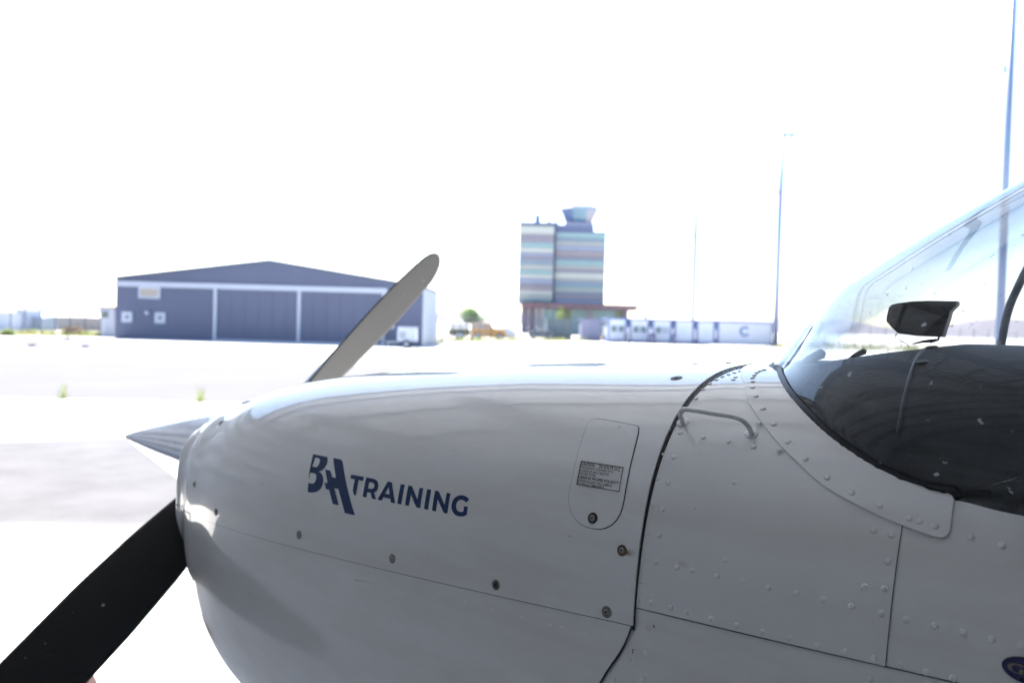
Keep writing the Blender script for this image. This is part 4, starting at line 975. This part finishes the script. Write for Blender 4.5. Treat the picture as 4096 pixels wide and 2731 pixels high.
rivets([(1337, 353), (1335, 311), (1353, 285), (1377, 259), (1412, 241), (1455, 228), (1337, 413), (1368, 502), (1450, 632), (1404, 776), (1560, 792), (1708, 975), (1616, 1060), (1896, 1154)], 'b', strip, *c4, .003)
rivets([(475, 257), (447, 455), (427, 653), (580, 692), (696, 718), (884, 761), (1081, 801), (1274, 847), (1479, 891), (1683, 937), (942, 640), (386, 956), (535, 999), (653, 1034), (840, 1081), (1034, 1132), (1230, 1181), (1433, 1231), (1640, 1281)], 'a', bootA, *c5, 0)
rivets([(397, 231), (368, 436), (323, 664), (314, 805), (290, 940)], 's', bootA, *c5, 0)
rivets([(357, 1153), (338, 1341), (318, 1534)], 'b', lowC, *c5, -.0016); rivets([(219, 1396), (102, 1540)], 's', lowC, *c5, -.0016)
rivets([(121, 1260)], 'f', lo, *c5, CO-.0016)
rivets([(209, 27), (396, 139), (606, 236), (828, 331), (907, 353), (1021, 388)], 'b', strip, *c6, .003)
rivets([(553, 414), (690, 450), (662, 652), (490, 842), (637, 856), (388, 988), (612, 1041), (179, 938), (133, 1281), (342, 1333), (556, 1384)], 'b', bootA, *c6, 0)
rivets([(1285, 462), (1520, 527), (799, 1089), (1014, 1137), (1228, 1184), (1446, 1234), (1669, 1286), (750, 1436), (951, 1485), (1155, 1532)], 'b', sideB, *c6, -.0011)
rivets([(525, 1531)], 'b', lowC, *c6, -.0016)
rivets([(84, 583), (308, 643), (535, 702), (768, 759), (1010, 830), (1260, 895), (1503, 960), (1601, 983), (1795, 1036), (2062, 1107), (742, 1040), (718, 1312), (1998, 178)], 'f', lo, *c2, CO-.0016)
rivets([(155, 328), (262, 354), (385, 390), (552, 438), (727, 487), (907, 538), (1096, 588), (1284, 640), (1482, 695), (1686, 748), (1896, 802), (183, 600), (206, 864)], 'f', lo, *c1, CO-.0016)

# --- quarter-turn screws ---
def screw_mesh(mw, mh):
    V, Fc, mi = lathe_mesh('s', [(.0076, -.0002), (.0076, .0006), (.0070, .0012), (.0048, .0007), (.0046, .0003), (.0042, .0003), (.0041, .0014), (.0036, .0020), (.0020, .0022), (.00005, .0022)], None, 24, [0, 0, 0, 0, 2, 1, 1, 1, 1, 1])
    for a in (.35, .35+math.pi/2):
        c, s = math.cos(a), math.sin(a); k = len(V); u, w = .0020, .00048
        V += [(c*u-s*w, s*u+c*w, .00235), (-c*u-s*w, -s*u+c*w, .00235), (-c*u+s*w, -s*u-c*w, .00235), (c*u+s*w, s*u-c*w, .00235)]; Fc.append((k, k+1, k+2, k+3)); mi.append(2)
    me = bpy.data.meshes.new('cowl_screw'); me.from_pydata(V, [], Fc)
    for m in (mw, mh, M_SLOT): me.materials.append(m)
    me.polygons.foreach_set('material_index', mi); me.polygons.foreach_set('use_smooth', [True]*len(me.polygons)); return me
SM = {'w': screw_mesh(M_WASH, M_HEAD), 'd': screw_mesh(M_WASH, M_HEADD), 'p': screw_mesh(M_WASHP, M_HEAD), 'k': screw_mesh(M_WASHB, M_HEAD), 'r': screw_mesh(M_WASHR, M_HEAD)}
for px, py, k, sc in ((784, 1936, 'p', 1.12), (870, 2047, 'w', 1), (1203, 2137, 'w', 1), (1576, 2232, 'w', 1), (1990, 2336, 'd', 1), (2433, 2444, 'w', 1), (2494, 2200, 'r', .95), (888, 1694, 'p', 1.12), (2707, 1521, 'w', 1.2), (2912, 1461, 'w', 1)):
    h = hit(px, py); o = bpy.data.objects.new('cowl_screw', SM[k]); COL.objects.link(o); place(o, h[0], h[1], CO, random.uniform(0, 1.5), up); o.scale = (sc, sc, sc)
    if k == 'r': o['label'] = 'rusty screw'
# the rust stain running aft from the rusty screw
rs = mat('rust_stain', (.36, .24, .17), .6, coat=.5)
n_ = rs.node_tree; b_ = n_.nodes['Principled BSDF']; tc_ = n_.nodes.new('ShaderNodeTexCoord'); no_ = n_.nodes.new('ShaderNodeTexNoise'); no_.inputs['Scale'].default_value = 140
n_.links.new(tc_.outputs['Object'], no_.inputs['Vector']); gr_ = n_.nodes.new('ShaderNodeAttribute'); gr_.attribute_name = 'fade'
mu_ = n_.nodes.new('ShaderNodeMath'); mu_.operation = 'MULTIPLY'; ad_ = n_.nodes.new('ShaderNodeMath'); ad_.operation = 'ADD'; ad_.inputs[1].default_value = .35
n_.links.new(no_.outputs['Fac'], ad_.inputs[0]); n_.links.new(ad_.outputs[0], mu_.inputs[0]); n_.links.new(gr_.outputs['Fac'], mu_.inputs[1]); n_.links.new(mu_.outputs[0], b_.inputs['Alpha'])
def stain(px0, px1, ytop0, ybot0, ytop1, ybot1, parent, off, k=1.0):
    A1 = hits([(px0+(px1-px0)*t, ytop0+(ytop1-ytop0)*t) for t in np.linspace(0, 1, 8)]); B1 = hits([(px0+(px1-px0)*t, ybot0+(ybot1-ybot0)*t) for t in np.linspace(0, 1, 8)])
    V = []; Fc = []; fd = []
    for j in range(6):
        for i in range(8):
            q = A1[i]*(1-j/5)+B1[i]*j/5; V.append(S(*q)+N(*q)*off); fd.append(k*max(0, (1-i/7)**1.3*math.sin(math.pi*(j+.001)/5)))
    for j in range(5):
        for i in range(7): a = j*8+i; Fc.append((a, a+1, a+9, a+8))
    o = mesh_obj('rust_stain', V, Fc, rs, parent, True); at = o.data.attributes.new('fade', 'FLOAT', 'POINT'); at.data.foreach_set('value', fd); return o
stain(2500, 2556, 2190, 2222, 2196, 2230, up, CO+.0004)

stain(1422, 1528, 2312, 2323, 2328, 2340, lo, CO-.0012, .30)
stain(2716, 2766, 2236, 2268, 2240, 2285, bootA, .0004, .25)
# --- external power door ---
def c3(p): return (2200+p[0]/2.614, 1600+p[1]/2.614)
door = [(485, 212), (560, 220), (640, 233), (760, 255), (870, 275), (920, 285), (938, 300), (941, 330), (936, 370), (905, 500), (870, 640), (835, 800), (810, 930), (795, 1030), (778, 1120), (750, 1200), (710, 1262), (660, 1310), (600, 1340), (540, 1352), (470, 1345), (400, 1330), (340, 1300), (285, 1250), (240, 1180), (216, 1110), (210, 1050), (216, 980), (235, 880), (262, 760), (290, 640), (318, 520), (345, 430), (375, 340), (395, 285), (415, 250), (445, 225)]
dq = np.array(door, float); cen = dq.mean(0)
def grow(P, d):
    P = np.array(P, float); t = np.roll(P, -1, 0)-np.roll(P, 1, 0); nn = np.stack([t[:, 1], -t[:, 0]], -1); nn /= np.linalg.norm(nn, axis=1)[:, None]
    if ((P-P.mean(0))*nn).sum() < 0: nn = -nn
    return P+nn*d
ring_o = grow(dq, 3.2)+[.9, 0]; ring_i = grow(dq, -6)
gap = fill('door_gap', [[c3(p) for p in ring_o], [c3(p) for p in grow(dq, -14)]], CO+.00025, M_DARK, up, cuts=2)
dr = fill('access_door', [[c3(p) for p in grow(dq, -4.5)+[-1.0, 0]]], CO+.0011, M_PAINT, up, cuts=4, bevel=.0010)
def hinge(a, b, r):
    pa, pb = skin_px(*c3(a)), skin_px(*c3(b)); q = MB().cyl(pa+np.array([0, -CO, 0]), pb+np.array([0, -CO, 0]), r, n=10).build('door_hinge', M_RIVET, None, True); attach(q, dr)
hinge((490, 222), (920, 298), .0016)
h = hit(*c3((466, 1236))); o = bpy.data.objects.new('cowl_screw', SM['k']); COL.objects.link(o); place(o, h[0], h[1], CO+.0012, .2, dr)
# placard
pc = [(337, 640), (800, 712), (750, 982), (285, 905)]
pin = [(345, 650), (790, 718), (745, 970), (297, 893)]
pin2 = [(351, 660), (780, 725), (739, 960), (306, 888)]
pl = fill('placard', [[c3(p) for p in pc]], CO+.0016, M_PLAC, dr, cuts=4)
fill('placard_border', [[c3(p) for p in pin], [c3(p) for p in pin2]], CO+.0018, M_BLACK, dr, cuts=2)
def bil(u, v, Q):   # u right, v down
    Q = np.array(Q, float); return (Q[0]*(1-u)+Q[1]*u)*(1-v)+(Q[3]*(1-u)+Q[2]*u)*v
def print_text(s, u0, v0, u1, v1, parent, off, m, bold, name='printed_line'):
    """lettering between two corners of the placard"""
    V, Fc = textmesh(s, 1.0, bold); lo_, hi_ = V.min(0), V.max(0); uvs = (V-lo_)/(hi_-lo_+1e-9)
    Q = hits([c3(p) for p in pc])
    VV = []
    for a in uvs: q = bil(u0+(u1-u0)*a[0], v1+(v0-v1)*a[1], Q); VV.append(S(*q)+N(*q)*off)
    return mesh_obj(name, VV, Fc, m, parent)
o2 = CO+.0018
for s, u0_, v0_, u1_, v1_, b_ in (('CAUTION', .035, .075, .345, .20, .02), ('24 VOLTS D.C.', .45, .075, .93, .20, .02), ('THIS AIRCRAFT IS EQUIPPED WITH', .04, .235, .78, .325, .012), ('ALTERNATOR AND A NEGATIVE', .04, .35, .70, .44, .012), ('GROUND SYSTEM.', .04, .465, .42, .555, .012),
                           ('OBSERVE PROPER POLARITY', .04, .59, .955, .705, .02), ('REVERSE POLARITY WILL DAMAGE', .04, .735, .81, .825, .012), ('ELECTRICAL COMPONENTS.', .04, .85, .655, .94, .012)):
    print_text(s, u0_, v0_, u1_, v1_, dr, o2, M_BLACK, b_)

# --- lettering on the cowling ---
def cl(P): return [(1240+p[0]/4.9, 1780+p[1]/4.9) for p in P]      # first letters, enlarged crop
def cm_(P): return [(1100+p[0]/2.6133, 1700+p[1]/2.6133) for p in P]
oL = CO+.0004
B_out = [(93, 188), (230, 213), (366, 239), (376, 265), (380, 305), (372, 350), (355, 395), (325, 445), (290, 483), (250, 508), (210, 522), (218, 534), (240, 545), (268, 578), (286, 620), (295, 670), (292, 720), (282, 775), (258, 830), (225, 875), (180, 905), (130, 923), (80, 930), (0, 922), (-13, 918), (0, 742), (50, 753), (80, 757), (103, 752), (125, 732), (142, 700), (152, 660), (156, 615), (150, 585), (132, 565), (110, 555), (42, 542), (25, 600), (18, 690), (12, 610), (20, 520), (45, 400)]
B_h = [(138, 252), (190, 262), (212, 272), (226, 295), (222, 330), (210, 370), (190, 408), (165, 432), (140, 438), (78, 424)]
fill('letter', [cl(B_out), cl(B_h)], oL, M_NAVY, up, cuts=3)
A_out = [(330, 482), (400, 495), (425, 504), (440, 522), (450, 560), (466, 630), (500, 640), (540, 648), (522, 540), (505, 430), (494, 340), (487, 260), (620, 286), (648, 300), (668, 330), (680, 375), (690, 450), (710, 570), (745, 750), (790, 940), (840, 1130), (913, 1371), (716, 1328), (670, 1160), (625, 1000), (588, 862), (513, 846), (535, 940), (568, 1060), (599, 1177), (480, 1151), (440, 1000), (409, 878), (346, 864), (316, 733), (377, 745), (352, 610)]
fill('letter', [cl(A_out)], oL, M_NAVY, up, cuts=3)
T_ = [(814, 519), (948, 545), (938, 586), (893, 577), (862, 735), (843, 731), (831, 682), (851, 569), (803, 559)]
Rr = [(972, 549), (1045, 563), (1070, 573), (1088, 590), (1097, 615), (1097, 645), (1089, 675), (1075, 695), (1054, 706), (1076, 778), (1030, 768), (1017, 708), (982, 702), (974, 757), (933, 748)]
Rh = [(1004, 598), (1035, 603), (1050, 612), (1057, 628), (1055, 648), (1046, 662), (1030, 668), (991, 661)]
Aa = [(1196, 592), (1240, 601), (1273, 818), (1229, 808), (1222, 769), (1150, 755), (1134, 789), (1089, 780)]
Ah = [(1206, 650), (1216, 727), (1170, 717)]
I1 = [(1331, 618), (1373, 626), (1338, 830), (1296, 821)]
N1 = [(1411, 633), (1449, 641), (1506, 778), (1528, 656), (1568, 662), (1534, 869), (1496, 861), (1438, 722), (1417, 846), (1376, 837)]
I2 = [(1608, 671), (1651, 678), (1618, 885), (1575, 876)]
N2 = [(1691, 685), (1730, 694), (1791, 834), (1812, 709), (1852, 716), (1820, 925), (1781, 917), (1719, 778), (1700, 902), (1658, 892)]
Gg = [(2048, 780), (2015, 812), (1998, 794), (1978, 784), (1955, 782), (1935, 790), (1920, 808), (1911, 835), (1912, 865), (1922, 890), (1940, 904), (1965, 909), (1986, 903), (1994, 847), (2034, 856), (2022, 938), (1995, 951), (1965, 956), (1930, 951), (1900, 937), (1878, 912), (1864, 880), (1861, 845), (1868, 808), (1884, 775), (1908, 751), (1938, 737), (1970, 735), (2000, 740), (2027, 756)]
for lp_ in ([T_], [Rr, Rh], [Aa, Ah], [I1], [N1], [I2], [N2], [Gg]):
    fill('letter', [cm_(q) for q in lp_], oL, M_NAVY, up, cuts=3)

# --- oval badge at the lower right ---
def cb_(p): return (3900+p[0]/6.786, 2500+p[1]/6.786)
th_ = np.linspace(0, 2*math.pi, 48, endpoint=False)
hb0 = hit(*cb_((760, 1080)))
ce = hit(*cb_((1450, 1250)))
# badge axes follow the fuselage line
ax = np.array(hit(*cb_((1500, 1262)))); 
el = [(1450+a, 1250+b) for a, b in zip(*(lambda t: (715*np.cos(t)+60*np.sin(t), 170*np.cos(t)+380*np.sin(t)))(th_))]
el = [cb_(p) for p in el]
M_BLUEB = mat('badge_blue', (.012, .012, .10), .25, coat=1.0); M_GOLD = mat('badge_gold', (.30, .26, .19), .35, metal=.6); M_RIMB = mat('badge_rim', (.05, .055, .07), .25, metal=.8)
eq = hits(el); ec = eq.mean(0)
bd = fill('maker_badge', [[ec+(q-ec)*1.0 for q in eq]], .0012, M_RIMB, sideB, px=False, cuts=2, bevel=.0015)
fill('badge_field', [[ec+(q-ec)*.94 for q in eq]], .0016, M_BLUEB, sideB, px=False, cuts=2)
Gb = [(1330, 1145), (1290, 1130), (1230, 1095), (1160, 1068), (1090, 1058), (1040, 1070), (1005, 1100), (998, 1150), (1025, 1200), (1080, 1240), (1150, 1268), (1205, 1280), (1210, 1185), (1330, 1212), (1330, 1250), (1300, 1330), (1180, 1305), (1060, 1262), (960, 1205), (900, 1140), (890, 1080), (925, 1035), (990, 1015), (1070, 1018), (1170, 1035), (1260, 1060), (1330, 1085)]
fill('badge_letter', [[cb_(p) for p in Gb]], .0020, M_GOLD, sideB, cuts=2)
fill('badge_mark', [[cb_(p) for p in ((1215, 1400), (1320, 1425), (1320, 1480), (1225, 1455))]], .0020, M_RIMB, sideB, cuts=1)

# --- propeller and spinner ---
HUB = np.array([0, 0, 1.26])
pr_ = MB().cyl((-.02, 0, 1.26), (.012, 0, 1.26), .10, n=32).build('propeller', M_BMETAL, None, True); attach(pr_, ac)
prof = [(.0001, -.5965), (.0022, -.596), (.0042, -.5945), (.0060, -.591), (.0078, -.586)]
for k in range(1, 40):
    t = k/39; x = -.586+.586*t; r = .0078+(.152-.0078)*(t**.94) if t < .93 else None
    if r is None: r = .0078+(.152-.0078)*(.93**.94)+(.152-(.0078+(.152-.0078)*(.93**.94)))*(1-(1-(t-.93)/.07)**2)
    prof.append((r, x))
prof += [(.1525, .004), (.151, .008), (.10, .009)]
n = 72; V = []; Fc = []
for r, x in prof: V += [(x, r*math.cos(2*math.pi*k/n), 1.26+r*math.sin(2*math.pi*k/n)) for k in range(n)]
for i in range(len(prof)-1): Fc += [(i*n+k, i*n+(k+1) % n, (i+1)*n+(k+1) % n, (i+1)*n+k) for k in range(n)]
sp = mesh_obj('spinner', V, Fc, M_CHROME, pr_, True)
def blade(sgn):
    th = R(38.1); nv_ = np.array([0, -math.sin(th), math.cos(th)]); rd = np.array([0, math.cos(th), math.sin(th)])*sgn
    rs_ = np.concatenate([np.linspace(.10, .86, 34), .86+.108*np.sin(np.linspace(0, 1, 14)[1:]*math.pi/2)]); m_ = 18
    V = []; Fc = []; mi = []
    for r in rs_:
        b = R(np.interp(r, [.1, .35, .6, .9], [44, 33, 27, 23.5]))
        c = np.interp(r, [.1, .2, .35, .5, .7, .82, .86], [.11, .13, .156, .168, .166, .148, .135])
        sh = 0.0
        if r > .86: q = (r-.86)/.108; c *= math.sqrt(max(1-q**2.0, 0))+.002; sh = .012*q
        tk = np.interp(r, [.1, .3, .6, .957], [.045, .026, .014, .006])*(c/.15 if r > .86 else 1)
        ld = (-nv_ if sgn > 0 else nv_)*math.cos(b)-np.array([1, 0, 0])*math.sin(b)
        fr_n = np.cross(ld, rd); fr_n = fr_n if fr_n[0] < 0 else -fr_n
        c0 = HUB+rd*r+ld*(sh if sgn > 0 else sh)
        for k in range(m_):     # front (cambered) then back (flat)
            if k < m_//2: u = -.5+k/(m_//2-1)*1.0; hgt = tk*math.sqrt(max(0, 1-(2*u)**2))*.8
            else: u = .5-(k-m_//2+.5)/(m_//2)*1.0; hgt = -tk*.12*math.sqrt(max(0, 1-(2*u)**2))
            V.append(c0+ld*c*u+fr_n*hgt)
    for j in range(len(rs_)-1):
        for k in range(m_): Fc.append((j*m_+k, j*m_+(k+1) % m_, (j+1)*m_+(k+1) % m_, (j+1)*m_+k)); mi.append(0 if k < m_//2-1 else 1)
    Fc.append(tuple(range((len(rs_)-1)*m_, len(rs_)*m_))); mi.append(0)
    o = mesh_obj('propeller_blade', V, Fc, [M_BMETAL, M_BBLACK], pr_, True, mi); return o
b1 = blade(1); b2 = blade(-1); b2['label'] = 'lower blade showing its matt black rear face'; b1['label'] = 'upper blade showing its scuffed grey metal face'
# small gear so the machine stands on the apron
gear = MB().tube([(.55, 0, .70), (.50, 0, .3)], [.03, .025], 12).build('nose_leg', M_STEEL, None, True); attach(gear, ac)
w = MB().cyl((.5, -.06, .17), (.5, .06, .17), .17, n=28).build('nose_wheel', M_TYRE, None, True); attach(w, gear)
# everything that has no volume work left: make normals consistent
